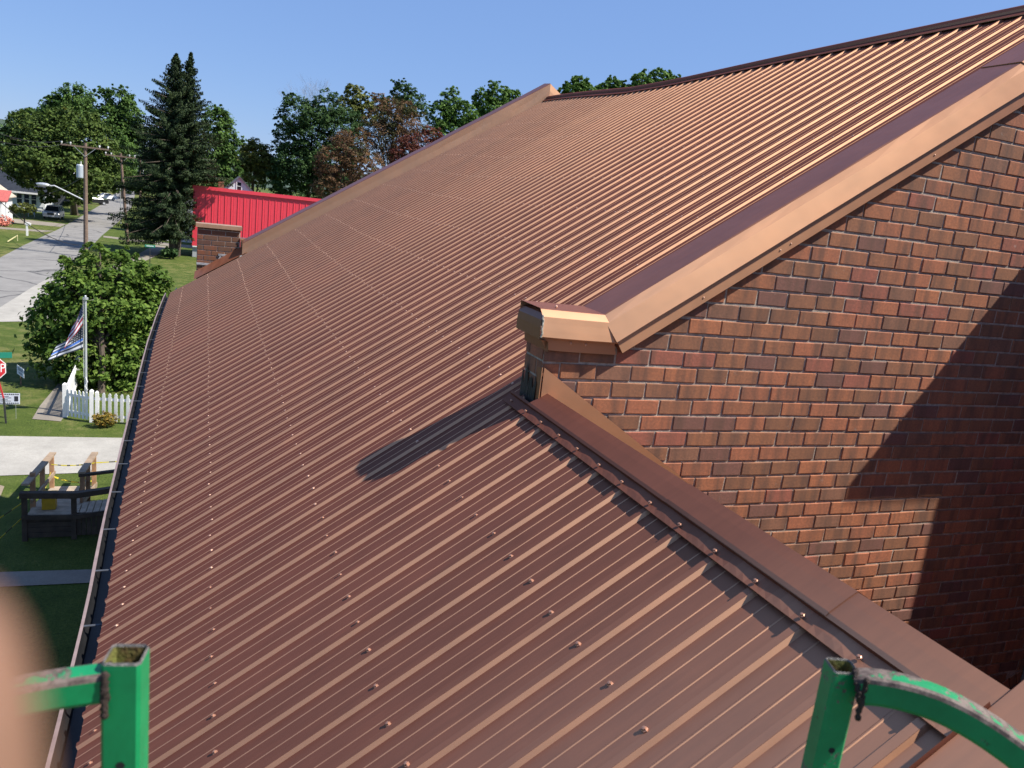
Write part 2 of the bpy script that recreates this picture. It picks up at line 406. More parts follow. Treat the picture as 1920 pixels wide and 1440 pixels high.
# --- flashing against the wall above the wing's far slope, and its return round the corner
fl = MB()
fl.prism([(1.80, YW-.014, -.842), (4.5, YW-.014, -2.611), (4.5, YW-.014, -2.95), (1.80, YW-.014, -1.15)], (0, .004, 0))
fl.prism([(1.786, YW-.014, -.842), (1.786, YW+.05, -.850), (1.786, YW+.05, -1.12), (1.786, YW-.014, -1.15)], (.005, 0, 0))
fl.build('wall_flashing', M['copper_trim'], B)
# ================================================================== main roof
deck = MB()
for i in range(14):
  for q_ in range(10):
    s0, s1 = 4.2 + (S1-4.2)*i/14, 4.2 + (S1-4.2)*(i+1)/14
    deck.add([surf(s0, .006+.0992*q_, -.03), surf(s1, .006+.0992*q_, -.03), surf(s1, .006+.0992*(q_+1), -.03), surf(s0, .006+.0992*(q_+1), -.03)], [(0,1,2,3)])
ROOF = deck.build('roof', simple('roof_deck', (.10,.07,.05), .9), B)
TS = [0, .1, .2, .3, .4, .5, .6, .7, .8, .9, .992]
k = -2; kmin = -int((S1 - Y0)/RS) 
while k > kmin:
    n = min(4, k - kmin)
    panel(k - n + 1, n, surf, TS).build('roof_panel', M['copper'], ROOF, fix=False)
    k -= n
SFAR = Y0 - (kmin)*RS
# main ridge cap
rc = MB(); ys = np.linspace(4.37, S1, 22)
rp = [(-.17, .0200), (-.168, .0245), (-.075, .027), (-.062, .046), (-.02, .058), (.03, .05), (.10, .0)]
vs = []
for s in ys:
    c = ridge(s)
    for a, h in rp: vs.append(c + UPS*a + NRM*h)
m_ = len(rp); rc.add(vs, [(i*m_+j, i*m_+j+1, (i+1)*m_+j+1, (i+1)*m_+j) for i in range(len(ys)-1) for j in range(m_-1)])
RC = rc.build('ridge_cap', M['copper'], ROOF)
gap = MB()
for i in range(len(ys)-1):
    a, b_ = ridge(ys[i]), ridge(ys[i+1]); gap.add([a+UPS*-.145, b_+UPS*-.145, b_+UPS*-.145+NRM*.0195, a+UPS*-.145+NRM*.0195], [(0,1,2,3)])
gap.build('closure_strip', M['dark_gap'], ROOF)
# the far side of the main roof
fr = MB()
for i in range(10):
    s0, s1 = 4.0 + (S1-4)*i/10, 4.0 + (S1-4)*(i+1)/10
    a, b_ = ridge(s0), ridge(s1); fr.add([a, b_, b_+Vector((7.3,0,-4.8)), a+Vector((7.3,0,-4.8))], [(0,1,2,3)])
fr.build('far_slope', M['copper'], ROOF)
# screws of the field: too small to pick apart, one part
def screw_geo(mb, p, nrm, r=.0075, h=.011):
    a = nrm.orthogonal().normalized(); b_ = nrm.cross(a); o = len(mb.v); n = 6; vs = []
    for (rr, hh) in ((r*1.35, .0005), (r*1.3, h*.3), (r*.95, h*.45), (r*.8, h*.9)):
        for q in range(n): vs.append(p + (a*math.cos(q*math.pi/3)+b_*math.sin(q*math.pi/3))*rr + nrm*hh)
    vs.append(p + nrm*h)
    fs = [(l*n+q, l*n+(q+1)%n, (l+1)*n+(q+1)%n, (l+1)*n+q) for l in range(3) for q in range(n)] + [(3*n+q, 3*n+(q+1)%n, 4*n) for q in range(n)]
    mb.add(vs, fs)
rows = [-.40, .085, .66] + [.66 + .578*k for k in range(1, 11)]
sc = MB(); scw = MB()
for k in range(kmin, 12):
    for x in rows:
        s = Y0 - k*RS + .0375 + rnd.uniform(-.004, .006); xx = x + rnd.uniform(-.010, .010)
        if s > S1 - .1 or s < 1.2: continue
        if s < 4.42:
            if xx > 1.6: continue
            screw_geo(scw, surf_x(s, xx, .0), NRM, .0085, .0125)
        else: screw_geo(sc, surf_x(s, xx, .0), NRM, .0092 + .0030*min(1, max(0, (s-5)/8)), .0128 + .0042*min(1, max(0, (s-5)/8)))
stuff(sc.build('panel_screws', M['screw'], ROOF, fix=False))
# ================================================================== wing roof in front of the gable wall
XC = 1.715                                         # where its panels end under the ridge cap
def wsurf(s, t, h=0.0):
    E = eave(s); x = E.x + (1.80 - E.x)*t; return Vector((x, s, pz(x))) + NRM*h
wd = MB(); wd.prism([(-.40, 1.15, pz(-.40)-.03), (1.83, 1.15, pz(1.83)-.03), (4.3, 1.15, pz(1.83)-.03-.65*2.47), (4.3, 1.15, -5.0), (-.40, 1.15, -5.0)], (0, YW-1.16, 0))
WR = wd.build('wing_roof', simple('wing_deck', (.10,.07,.05), .9), B)
k = 11
for n in (4, 4, 4, 1):
    panel(k-n+1, n, wsurf, [0, .25, .5, .75, 1]).build('roof_panel', M['copper'], WR, fix=False); k -= n
stuff(scw.build('panel_screws', M['cap_screw'], WR, fix=False))
for i in range(4):                                 # far slope of the wing
    mb = MB(); y0 = 1.16 + i*.705; vs = []
    for t in (0, 1):
        for j in range(4):
            for ds, h in PROF: vs.append(Vector((1.80 + 2.7*t, y0 + j*.176 + ds*.77 + .024, pz(1.83) - .65*2.7*t - .012)) + Vector((.545,0,.838))*h)
    n_ = 4*len(PROF); mb.add(vs, [(j, j+1, n_+j+1, n_+j) for j in range(n_-1)]); mb.build('roof_panel', M['copper'], WR)
# wing ridge cap: screwed flange, step, broad top
wc = MB(); ys = list(np.arange(1.10, YW-.02, RS/6)) + [YW-.018, YW]
cp = [(1.698, .0215), (1.699, .0240), (1.722, .0250), (1.752, .0250), (1.754, .0380), (1.766, .042), (1.80, None), (1.838, None), (1.90, None)]
def cap_pt(x, h, y):
    if h is not None:
        wv = .0019*math.cos(2*math.pi*(y - Y0)/RS) if x < 1.753 else 0
        return Vector((x, y, pz(x))) + NRM*(h - (wv if x > 1.71 else -wv*.3))
    return Vector((x, y, {1.80: -1.0145, 1.838: -.992, 1.90: -1.028}[x]))
vs = [cap_pt(x, h, y) for y in ys for x, h in cp]; m_ = len(cp)
wc.add(vs, [(i*m_+j, i*m_+j+1, (i+1)*m_+j+1, (i+1)*m_+j) for i in range(len(ys)-1) for j in range(m_-1)])
wc.add([cap_pt(x, h, YB+.02) for x, h in cp[:6]] + [cap_pt(x, h, YW) for x, h in cp[:6]], [(j, j+1, 6+j+1, 6+j) for j in range(5)])
WC = wc.build('wing_ridge_cap', M['copper'], B)
for kk in range(-2, 12):                           # a screw on every rib
    s = Y0 - kk*RS + rnd.uniform(-.006, .006)
    if 1.2 < s < 4.3:
        mb = MB(); x = 1.722; screw_geo(mb, Vector((x, s, pz(x))) + NRM*.029, NRM, .0062, .0105); mb.build('screw', M['cap_screw'], WC)
for yj in (1.62,):
    lap = MB(); lap.add([cap_pt(x, h, y) + Vector((0,0,.0022)) + NRM*.0012 for y in (yj, yj+.9) for x, h in cp[4:]], [(j, j+1, 5+j+1, 5+j) for j in range(4)])
    lap.build('cap_lap', M['copper'], WC)
# near end coping: the parapet that closes the wing on the camera side
sweep([(.20, -.20), (.20, .0), (.195, .006), (-.04, .006), (-.045, 0), (-.045, -.16)], (-.62, .92, pz(-.62)+.06), (7.0, .92, pz(7.0)+.06), M['copper'], 'end_coping', B, 0, 4)
et = MB(); ep_ = []
for i in range(9):
    x = -.62 + (1.80+.62)*i/8; ep_ += [Vector((x, 1.235, pz(x))) + NRM*.003, Vector((x, 1.121, pz(x))) + NRM*.003, Vector((x, 1.119, pz(x))) + NRM*.068]
et.add(ep_, [(i*3+j, i*3+j+1, (i+1)*3+j+1, (i+1)*3+j) for i in range(8) for j in range(2)]); et.build('rake_trim', M['copper'], WR)
ew = MB(); ew.prism([(-.45, .93, pz(-.45)+.0), (7.0, .93, pz(7.0)+.0), (13, .93, pz(1.0)), (13, .93, GZ), (-.45, .93, GZ)], (0, .15, 0)); ew.build('end_wall', M['brick_many'], B)
# side walls under the eaves and an unseen bay shaped to shade the gable
sw = MB(); sw.box((-.32, 1.2, GZ), (-.05, 19.4, -2.75)); sw.build('side_wall', M['brick_many'], B)
tw = MB(); TY = 4 - 2.03*LY; TE = 4 - 2.6*LY
tw.box((5.12 + LX*2.03, TY, GZ), (10.5, YW-.03, .96)); SB = tw.build('unseen_bay', M['brick_many'], B)
tw = MB(); xe = 4.226 + LX*2.6; ze = -1.616 + LZ*2.6
tw.prism([(xe, TE, ze-.125), (xe, TE, ze), (10.6, TE, ze+1.4), (10.6, TE, ze-.125)], (0, YW-.03-TE, 0)); tw.build('unseen_bay_roof', M['copper_trim'], SB)
# ================================================================== eave: fascia and gutter
gt = MB(); ss = np.linspace(1.05, S1 + .1, 40); gp = [(.045, .012), (.045, -.085), (-.055, -.095), (-.075, -.05), (-.082, .006)]; vs = []
for s in ss:
    e = eave(s)
    for a, h in gp: vs.append(e + Vector((a - .02, 0, h - .035)))
m_ = len(gp); gt.add(vs, [(i*m_+j, i*m_+j+1, (i+1)*m_+j+1, (i+1)*m_+j) for i in range(len(ss)-1) for j in range(m_-1)])
G_ = gt.build('gutter', M['gutter_in'], B, fix=False)
lip = MB(); vs = []
for i, s in enumerate(ss):
    e = eave(s) + Vector((-.02, 0, -.035)); wv = rnd.uniform(-.003, .003)
    for a, h in ((-.080, .004), (-.080, .009), (-.098+wv, .009), (-.100+wv, -.012), (-.092, -.06)): vs.append(e + Vector((a, 0, h)))
lip.add(vs, [(i*5+j, i*5+j+1, (i+1)*5+j+1, (i+1)*5+j) for i in range(len(ss)-1) for j in range(4)])
lip.build('gutter_lip', M['gutter_lip'], G_)
s = 1.5
while s < S1:
    mb = MB(); e = eave(s) + Vector((-.02, 0, -.03)); mb.beam(e + Vector((-.082, 0, .000)), e + Vector((.04, .012, -.004)), .018, .004); mb.build('gutter_strap', M['strap'], G_); s += .76 + rnd.uniform(-.05, .05)
fa = MB()
for i in range(20):
    s0, s1 = 1.2 + 18.2*i/20, 1.2 + 18.2*(i+1)/20; e0, e1 = eave(s0), eave(s1)
    fa.obox((e0+e1)/2 + Vector((.055, 0, -.10)), (e1-e0)/2, Vector((.01,0,0)), Vector((0,0,.07)))
fa.build('fascia', simple('fascia_board', (.35,.28,.24), .7), B)
# ================================================================== far end: parapet coping and pier
FP = MB(); n = 16; vs = []
e0 = surf_x(S1, .76); e1 = ridge(S1)
for i in range(n+1):
    t = i/n; c = e0 + (e1 - e0)*t
    hgt = .285 + .03*t + (rnd.uniform(-.01, .01) if t > .6 else 0)
    for dy, h in ((-.01, .0), (.0+(rnd.uniform(-.012,.012) if t > .6 else 0), hgt*.5), (0, hgt-.015), (.03, hgt), (.36, hgt+.03), (.38, hgt-.16)): vs.append(c + Vector((0, dy, h)))
FP.add(vs, [(i*6+j, i*6+j+1, (i+1)*6+j+1, (i+1)*6+j) for i in range(n) for j in range(5)])
FP.add([vs[n*6+j] for j in range(6)] + [vs[n*6+j] + Vector((.55, 0, -.36)) for j in range(6)], [(j, j+1, 7+j, 6+j) for j in range(5)])
FP.add([vs[j] for j in range(6)], [(0,1,2,3,4,5)])
FC = FP.build('far_coping', M['copper_trim'], B)
# brick pier at the foot of the far parapet
YP = S1 + .10
pc = MB(); px0, px1 = -.150, .730
def prz(x): return pz(x) + .11
pc.prism([(px0, YP+.010, -3.2), (px1, YP+.010, -2.2), (px1, YP+.010, -1.10), (px0, YP+.010, -1.09)], (0, .40, 0))
PI = pc.build('far_pier', M['mortar'], B)
bl, bh = .287, .1105; zt = -1.10; r = 0
while zt > -2.6:
    h = bh if r else .052; off = 0 if r % 2 else .55
    x = px0 - off*bl
    while x < px1:
        p = [(max(x, px0)+.008, zt-h+.017), (min(x+bl, px1)-.008, zt-h+.017), (min(x+bl, px1)-.008, zt), (max(x, px0)+.008, zt)]
        x += bl
        if p[1][0]-p[0][0] < .03 or zt < prz(p[1][0]) - .05: continue
        vs, fs, c = brick_pts(p, YP + rnd.uniform(-.004, .003), .005, .05)
        mb = MB(); mb.add(vs, fs); link('brick', mb.mesh('brick', M['brick_dark']), PI, Matrix.Translation(c))
    zt -= h; r += 1
cap = MB(); cap.box((px0-.03, YP-.05, -1.10), (px1+.03, YP+.44, -1.02)); cap.build('pier_cap', simple('tan_cap', (.40,.24,.15), .5, .3), PI)
sf = MB()
sf.obox((.100, YP-.012, -1.885), (.25, 0, -.005), (0, .012, 0), (0, 0, .022)); sf.obox((.478, YP-.012, -1.665), (.19, 0, -.006), (0, .012, 0), (0, 0, .022)); sf.obox((.317, YP-.014, -1.775), (.033, 0, .066), (0, .012, 0), (-.02, 0, .043))
sf.build('step_flashing', M['flash'], PI)
pf = MB()
for i in range(6):
    x0, x1 = -.18 + i*.175, -.18 + (i+1)*.175
    pf.add([surf_x(S1-.02, x0, .03), surf_x(S1-.02, x1, .03), Vector((x1, YP-.02, pz(x1)+.31)), Vector((x0, YP-.02, pz(x0)+.31))], [(0,1,2,3)])
pf.build('pier_flashing', M['copper_trim'], PI)
ps = MB(); ps.prism([(.735, YP-.035, -1.53), (.88, YP-.035, -1.44), (.88, YP-.035, -1.29), (.735, YP-.035, -1.29)], (0, .03, 0)); ps.box((.725, YP-.04, -1.295), (.88, YP+.34, -1.265)); ps.build('coping_end', M['copper_trim'], PI)
# ================================================================== ground, roads
def ground_mat():
    m, nt, b = mat_new('grass'); v = coord(nt)
    a = noise(nt, v, .05, 4, .6); f = noise(nt, v, 1.4, 5, .7); g = noise(nt, v, 16, 4, .75)
    c = ramp(nt, f, [(.25, (.052,.076,.014)), (.5, (.090,.122,.022)), (.75, (.125,.152,.036))])
    c = mix(nt, ramp(nt, g, [(.35, (.7,.7,.7)), (.6, (0,0,0))]), c, (.022, .045, .008))
    dry = ramp(nt, mix(nt, .5, a, f), [(.50, (0,0,0)), (.66, (.75,.75,.75))])
    c = mix(nt, dry, c, (.22, .185, .075))
    nt.links.new(c, b.inputs['Base Color']); b.inputs['Roughness'].default_value = .9; b.inputs['Specular IOR Level'].default_value = .15
    bump(nt, mix(nt, .5, g, noise(nt, v, 40, 3)), 1.0, .06, b); return m
M['grass'] = ground_mat()
def paving(name, c, crack_shade=True, sc=.6, spots=(.3,)):
    m, nt, b = mat_new(name); v = coord(nt)
    f = noise(nt, v, sc, 6, .7); g = noise(nt, v, 25, 4, .7)
    k = ramp(nt, f, [(.3, tuple(x*.78 for x in c)), (.7, tuple(x*1.15 for x in c))])
    k = mix(nt, ramp(nt, g, [(.38, (.35,.35,.35)), (.6, (0,0,0))]), k, tuple(x*.62 for x in c))
    if crack_shade:
        wv = N(nt, 'ShaderNodeTexVoronoi'); wv.feature = 'DISTANCE_TO_EDGE'; wv.inputs['Scale'].default_value = .26
        dv = N(nt, 'ShaderNodeTexNoise'); dv.inputs['Scale'].default_value = .5; nt.links.new(v, dv.inputs['Vector'])
        nt.links.new(mix(nt, .45, v, dv.outputs['Color']), wv.inputs['Vector'])
        k = mix(nt, ramp(nt, wv.outputs['Distance'], [(.0, (.9,.9,.9)), (.018, (0,0,0))]), k, (.05,.05,.052))  # dark lines are cracks and tar, with wire shadows painted in too
    nt.links.new(k, b.inputs['Base Color']); b.inputs['Roughness'].default_value = .92; b.inputs['Specular IOR Level'].default_value = .2
    bump(nt, g, .4, .01, b); return m
M['asphalt'] = paving('old_asphalt', (.235,.225,.21)); M['concrete'] = paving('concrete', (.25,.22,.18), False, .8)
M['gravel'] = paving('pale_gravel', (.36,.34,.30), False, .9); M['dirt'] = paving('bare_soil', (.26,.21,.15), False, 1.2)
g = MB(); R_ = 2600; g.add([(-R_,-200,GZ-.012),(R_,-200,GZ-.012),(R_,R_,GZ-.012),(-R_,R_,GZ-.012)], [(0,1,2,3)]); structure('ground', g, M['grass'])
def sheet(name, pts, mat, dz, label=None):
    mb = MB(); mb.add([(x, y, GZ + dz) for x, y in pts], [tuple(range(len(pts)))]); o = structure(name, mb, mat)
    if label: o['label'] = label
    return o
sheet('road', [(-15.0,38),(-15.2,72),(-15.8,87),(-16.4,110),(-17.8,141),(-20.8,203),(-25.5,271),(-31,330),(-24,330),(-19.4,262),(-14.4,186),(-12.2,137),(-11.3,106),(-10.2,80),(-9.9,58),(-9.9,38)], M['asphalt'], 0)
sheet('gravel_shoulder', [(-10.4,38),(-10.3,58.6),(-10.1,66),(-7.2,64),(-5,58),(-4.6,47.2),(-6.8,46.8),(-8.2,46.2),(-9.8,45.5)], M['gravel'], .004)
sheet('gravel_drive', [(-40,23.4),(-8,23.1),(-4.9,23.0),(-2,23.2),(14,23.6),(14,26.6),(-2,26.3),(-5.6,26.5),(-8,26.7),(-40,27.3)], M['gravel'], .004)
sheet('sidewalk', [(-7.8,17.5),(-3.5,17.25),(-.3,17.05),(-.3,16.5),(-3.4,16.6),(-7.8,16.8)], M['concrete'], .004)
sheet('path', [(-5.05,28.35),(-4.2,28.1),(-4.15,29.3),(-4.4,33.5),(-5.0,33.5),(-5.1,30)], M['concrete'], .004)
sheet('path', [(-7.6,104.3),(-2.2,102.4),(30,97),(30,95.4),(-3,98.3),(-10.9,103.2),(-11.1,105.5)], M['concrete'], .004)
sheet('path', [(-5.2,98.6),(-3.6,98),(-4.6,84),(-6.2,70),(-7.6,70),(-6.2,84)], M['concrete'], .008)
sheet('path', [(-40,99.8),(-17,103.6),(-16.2,106.5),(-40,102.6)], M['concrete'], .004)
sheet('path', [(-40,114),(-16.8,113.8),(-16.9,119.5),(-21.5,121),(-40,121)], M['concrete'], .004)
sheet('side_yard', [(-9,18.2),(-4.35,18.9),(-4.6,22.2),(-5.4,22.9),(-9,22.6)], M['dirt'], .004)
# far wooded ridge on the skyline
hb = MB(); hv = []
for i in range(41):
    x = -900 + i*45; zt = 40 + 26*math.exp(-((x+330)/160)**2) + 9*math.sin(x*.011) + 4*math.sin(x*.05)
    hv += [(x, 1150, GZ-1), (x, 1150 + 160, GZ + zt*.9)]
hb.add(hv, [(2*i, 2*i+2, 2*i+3, 2*i+1) for i in range(40)]); structure('hill', hb, simple('wooded_hill', (.045,.07,.05), .9, 0, .35, .03))

# ================================================================== foliage
def leaf_mat(name, lo, mid, hi, extra=None, tr=.25):
    m, nt, b = mat_new(name)
    geo = N(nt, 'ShaderNodeNewGeometry'); r = geo.outputs['Random Per Island']; v = coord(nt)
    f = noise(nt, v, .35, 3, .6)
    k = mix(nt, .55, r, f)
    lo, mid, hi = [tuple(min(.5, x*k_) for x in c_) for c_, k_ in ((lo, 1.1), (mid, 1.32), (hi, 1.5))]
    stops = [(.22, lo), (.5, mid), (.78, hi)]
    c = ramp(nt, k, stops)
    if extra:
        c = mix(nt, ramp(nt, noise(nt, v, .22, 3, .6, .5), [(extra[1], (0,0,0)), (extra[1]+.08, (.85,.85,.85))]), c, extra[0])
    nt.links.new(c, b.inputs['Base Color']); b.inputs['Roughness'].default_value = .6; b.inputs['Specular IOR Level'].default_value = .14
    t = N(nt, 'ShaderNodeBsdfTranslucent'); nt.links.new(c, t.inputs['Color'])
    ms = N(nt, 'ShaderNodeMixShader'); ms.inputs[0].default_value = tr
    out = nt.nodes['Material Output']; nt.links.new(b.outputs[0], ms.inputs[1]); nt.links.new(t.outputs[0], ms.inputs[2]); nt.links.new(ms.outputs[0], out.inputs[0])
    return m
M['bark'] = simple('bark', (.085,.065,.048), .95, 0, .4, 8, .8); M['pole_wood'] = simple('pole_wood', (.17,.115,.085), .9, 0, .35, 9, .4)
rs = np.random.RandomState(5)
def leaves(name, C, Nn, size, mat, parent, asp=.6, fold=.0, curl=True):
    """C: n x 3 leaf centres; Nn: n x 3 preferred facing; kite shaped leaves, one mesh"""
    n = len(C); nn = Nn + rs.normal(0, .55, (n, 3)); nn /= np.linalg.norm(nn, axis=1)[:, None] + 1e-9
    t = rs.normal(0, 1, (n, 3)); t[:, 2] -= .5; t -= nn * (t*nn).sum(1)[:, None]; t /= np.linalg.norm(t, axis=1)[:, None] + 1e-9
    b = np.cross(nn, t); sz = size * rs.uniform(.6, 1.35, (n, 1))
    P = np.stack([C - t*sz*.5, C + b*sz*asp*.5 + nn*sz*.06, C + t*sz*.5 - nn*sz*.10, C - b*sz*asp*.5 + nn*sz*.06], 1).reshape(-1, 3)
    me = bpy.data.meshes.new(name); me.vertices.add(4*n); me.vertices.foreach_set('co', P.astype(np.float32).ravel())
    me.loops.add(4*n); me.loops.foreach_set('vertex_index', np.arange(4*n, dtype=np.int32))
    me.polygons.add(n); me.polygons.foreach_set('loop_start', np.arange(0, 4*n, 4, dtype=np.int32)); me.polygons.foreach_set('loop_total', np.full(n, 4, np.int32))
    me.materials.append(mat); me.update(calc_edges=True); me.validate()
    return stuff(link(name, me, parent))
def crown_points(lobes, n, clump=.22, sub=34):
    """leaf centres in clumps near the surface of ellipsoid lobes (cx,cy,cz,rx,ry,rz)"""
    vol = np.array([(l[3]*l[5])**1.0 for l in lobes]); vol /= vol.sum(); Cs, Ns = [], []
    for l, w_ in zip(lobes, vol):
        m = max(4, int(n*w_/sub)); d = rs.normal(0, 1, (m, 3)); d /= np.linalg.norm(d, axis=1)[:, None]
        rad = rs.uniform(.45, 1.06, (m, 1)) ** .6
        c = np.array(l[:3]) + d*np.array(l[3:])*rad
        sz = clump * min(l[3], l[5]) * rs.uniform(.5, 1.25, (m, 1))
        q = rs.normal(0, 1, (m, sub, 3)) * sz[:, :, None] * np.array([1.15, 1.15, .6]) * .62
        q[:, :, 2] -= .28*np.abs(q[:, :, 0]) + .28*np.abs(q[:, :, 1])
        Cs.append((c[:, None] + q).reshape(-1, 3)); nn = d[:, None]*.5 + np.array([0, 0, .75]) + q/ (sz[:, :, None]+1e-6)*.25
        Ns.append(nn.reshape(-1, 3))
    return np.concatenate(Cs), np.concatenate(Ns)
def limbs(base, lobes, r0, name, parent, mat=None, twigs=0):
    mb = MB(); base = Vector(base)
    top = Vector((sum(l[0] for l in lobes)/len(lobes), sum(l[1] for l in lobes)/len(lobes), max(l[2] for l in lobes)))
    fork = base + (top - base)*.4
    mb.tube([base - Vector((0,0,.1)), base + (fork-base)*.06, base + (fork-base)*.5 + Vector((r0*.4,0,0)), fork, top], [r0*1.5, r0*1.05, r0*.9, r0*.75, r0*.15], 8)
    for l in lobes:
        c = Vector(l[:3]); mid = (fork + c)/2 + Vector((0, 0, .1*(c-fork).length)); mb.tube([fork - Vector((0,0,.3)), mid, c], [r0*.5, r0*.3, r0*.08], 6)
        for q in range(3 + twigs):
            e = c + Vector((rnd.uniform(-.9,.9)*l[3], rnd.uniform(-.9,.9)*l[4], rnd.uniform(-.2,.95)*l[5])); mb.tube([mid, (mid+e)/2 + Vector((0,0,.15*l[5])), e], [r0*.25, r0*.14, r0*.03], 5)
    return mb.build(name, mat or M['bark'], parent, fix=False)
def tree(name, label, base, lobes, n, size, mat, group=None, r0=.3, clump=.22, cat='tree', twigs=0, asp=.62):
    size *= .66*(1.25 if size < .45 else 1); n = int(n*2.5); clump *= .82
    o = thing(name, base, label, cat, group)
    xl = []
    for l in lobes:                              # ragged outline: small sprays standing off each lobe
        for _ in range(4):
            d_ = Vector((rnd.gauss(0,1), rnd.gauss(0,1), rnd.gauss(.25,.8))).normalized(); k_ = rnd.uniform(.22, .38)
            xl.append((l[0]+d_.x*l[3]*1.02, l[1]+d_.y*l[4]*1.02, l[2]+d_.z*l[5]*1.02, l[3]*k_, l[4]*k_, l[5]*k_*1.1))
    C, Nn = crown_points(lobes + xl, n, clump)
    leaves('crown', C, Nn, size, mat, o, asp); limbs(base, lobes, r0, 'trunk', o, None, twigs); return o
def px_lobes(Y, lst, flat=.85):
    """lobes measured in the photograph (centre u,v, half width, half height in pixels, extra depth in metres) at distance Y"""
    out = []
    for (u, v, a, b, dy) in lst:
        c = at(u, v, Y + dy); k = c.dot(CF)/FPX; out.append((c.x, c.y, c.z, a*k, a*k*flat, b*k))
    return out
M['maple'] = leaf_mat('maple_leaf', (.030,.053,.012), (.057,.092,.020), (.100,.136,.031), ((.19,.155,.025), .64))
M['maple_dark'] = leaf_mat('dark_leaf', (.018,.042,.014), (.032,.066,.020), (.055,.095,.028))
M['oak'] = leaf_mat('mid_leaf', (.030,.065,.016), (.055,.105,.024), (.09,.15,.032))
M['bright'] = leaf_mat('bright_leaf', (.040,.085,.018), (.075,.14,.028), (.12,.19,.042))
M['olive'] = leaf_mat('olive_leaf', (.05,.07,.018), (.095,.11,.028), (.15,.155,.04))
M['rust'] = leaf_mat('turning_leaf', (.06,.042,.024), (.125,.068,.036), (.17,.105,.05), ((.055,.075,.028), .56))
M['crimson'] = leaf_mat('crimson_leaf', (.05,.024,.018), (.13,.040,.030), (.17,.065,.04))
M['needle'] = leaf_mat('spruce_needle', (.012,.023,.010), (.022,.038,.015), (.042,.060,.022), None, .1)
M['bushleaf'] = leaf_mat('broad_leaf', (.034,.068,.010), (.070,.122,.019), (.130,.185,.036), None, .3)
# --- street trees on the left
tree('maple_tree', 'big rounded green maple with yellowing patches behind the silver car', gnd(140,403), px_lobes(128, [(92,275,62,55,0),(60,250,42,45,4),(125,240,55,42,2),(55,300,50,40,-2),(165,270,48,48,-2),(130,320,65,42,-4),(195,310,38,50,0),(75,335,40,26,-3),(150,350,45,26,-4),(35,285,30,42,4),(112,368,32,17,5),(92,372,18,12,7),(150,372,22,12,6)]), 21000, .62, M['maple'], 'street trees on the left', .5)
tree('tall_tree', 'tall round topped green tree rising behind the yellowing maple', gnd(145,388), px_lobes(155, [(142,190,33,33,0),(112,205,32,25,2),(85,225,30,25,0),(50,228,28,28,2),(140,225,45,30,0)]), 11000, .62, M['oak'], 'street trees on the left', .45)
tree('tall_tree', 'tall airy green tree with a yellowish leader, left of the twin spruce', gnd(228,372), px_lobes(150, [(222,190,26,26,0),(240,215,28,28,0),(205,225,30,30,0),(250,245,22,30,2),(225,265,42,36,0),(187,172,12,10,0),(215,300,38,34,-4),(240,330,26,26,0)]), 14000, .58, M['oak'], 'street trees on the left', .4)
tree('dark_tree', 'dark green tree cut by the left edge of the view', gnd(5,392), px_lobes(165, [(2,290,26,45,0),(25,300,24,40,0),(10,330,40,24,0),(-30,290,30,50,0)]), 6500, .7, M['maple_dark'], 'street trees on the left', .4)
tree('hedgerow_tree', 'shadowy green tree closing the far end of the street', gnd(262,362), px_lobes(235, [(262,320,22,28,0),(285,330,20,30,0),(240,338,20,20,4),(262,345,30,14,0)]), 4500, .95, M['maple_dark'], None, .4)
# --- twin spruce: drooping whorls round two leaders
def spruce(base, tops, label):
    o = thing('spruce_tree', base, label, 'tree'); C, Nn = [], []; tr = MB()
    base = Vector(base)
    for ti, (tp, rad, lowz) in enumerate(tops):
        tp = Vector(tp); foot = base + Vector((.25*(1 if ti else -1), .1, 0)); Hh = tp.z - base.z
        tr.tube([foot, foot + (tp-foot)*.5, tp], [.36 if ti == 0 else .25, .2, .02], 8)
        z = tp.z - .03
        while z > lowz:
            f = (tp.z - z)/Hh; rr = rad*(1 - (1-min(1, f*1.45))**1.75)*(1.0 if f < .8 else 1.05 - .5*(f-.8)); rr = max(rr, .05)
            c = foot + (tp-foot)*((z-base.z)/Hh); nb = 6 + int(rr*2.6)
            for q in range(nb):
                az = rnd.uniform(0, 2*math.pi); ln = (.45 if math.cos(az) > .25 and z < GZ + 8.2 else 1.0)*rr*rnd.choice((.6,.75,.85,.95,1.05,1.3)); steps = max(4, int(ln/.16))
                tilt = .12 - .55*min(1, f*1.6) 
                end = None
                for st in range(steps):
                    u_ = (st+1)/steps; p = Vector((c.x + math.cos(az)*ln*u_, c.y + math.sin(az)*ln*u_, z + tilt*ln*u_ + .22*ln*u_*u_))
                    wdt = .30*(1-u_*.75)*min(1.6, .5+rr*.3)
                    for _ in range(9):
                        C.append((p.x - math.sin(az)*rnd.uniform(-wdt, wdt)*1.3, p.y + math.cos(az)*rnd.uniform(-wdt, wdt)*1.3, p.z - rnd.uniform(0, wdt*1.9)))
                        Nn.append((math.cos(az)*.6, math.sin(az)*.6, .5))
                    end = p
                if q % 2 == 0: tr.tube([Vector((c.x, c.y, z)), end], [.035 + .01*rr, .01], 4, 0, False)
            z -= (.16 if f < .1 else .31) + .10*rnd.random()
    leaves('needles', np.array(C), np.array(Nn), .27, M['needle'], o, .34); tr.build('trunk', M['bark'], o, fix=False); return o
sb = gnd(328, 480)
spruce(sb, [(at(331, 101, sb.y), 4.5, GZ+2.6), (at(358, 99, sb.y+.3), 3.2, GZ+7.6)], 'tall dark spruce with two leaders standing by the street')
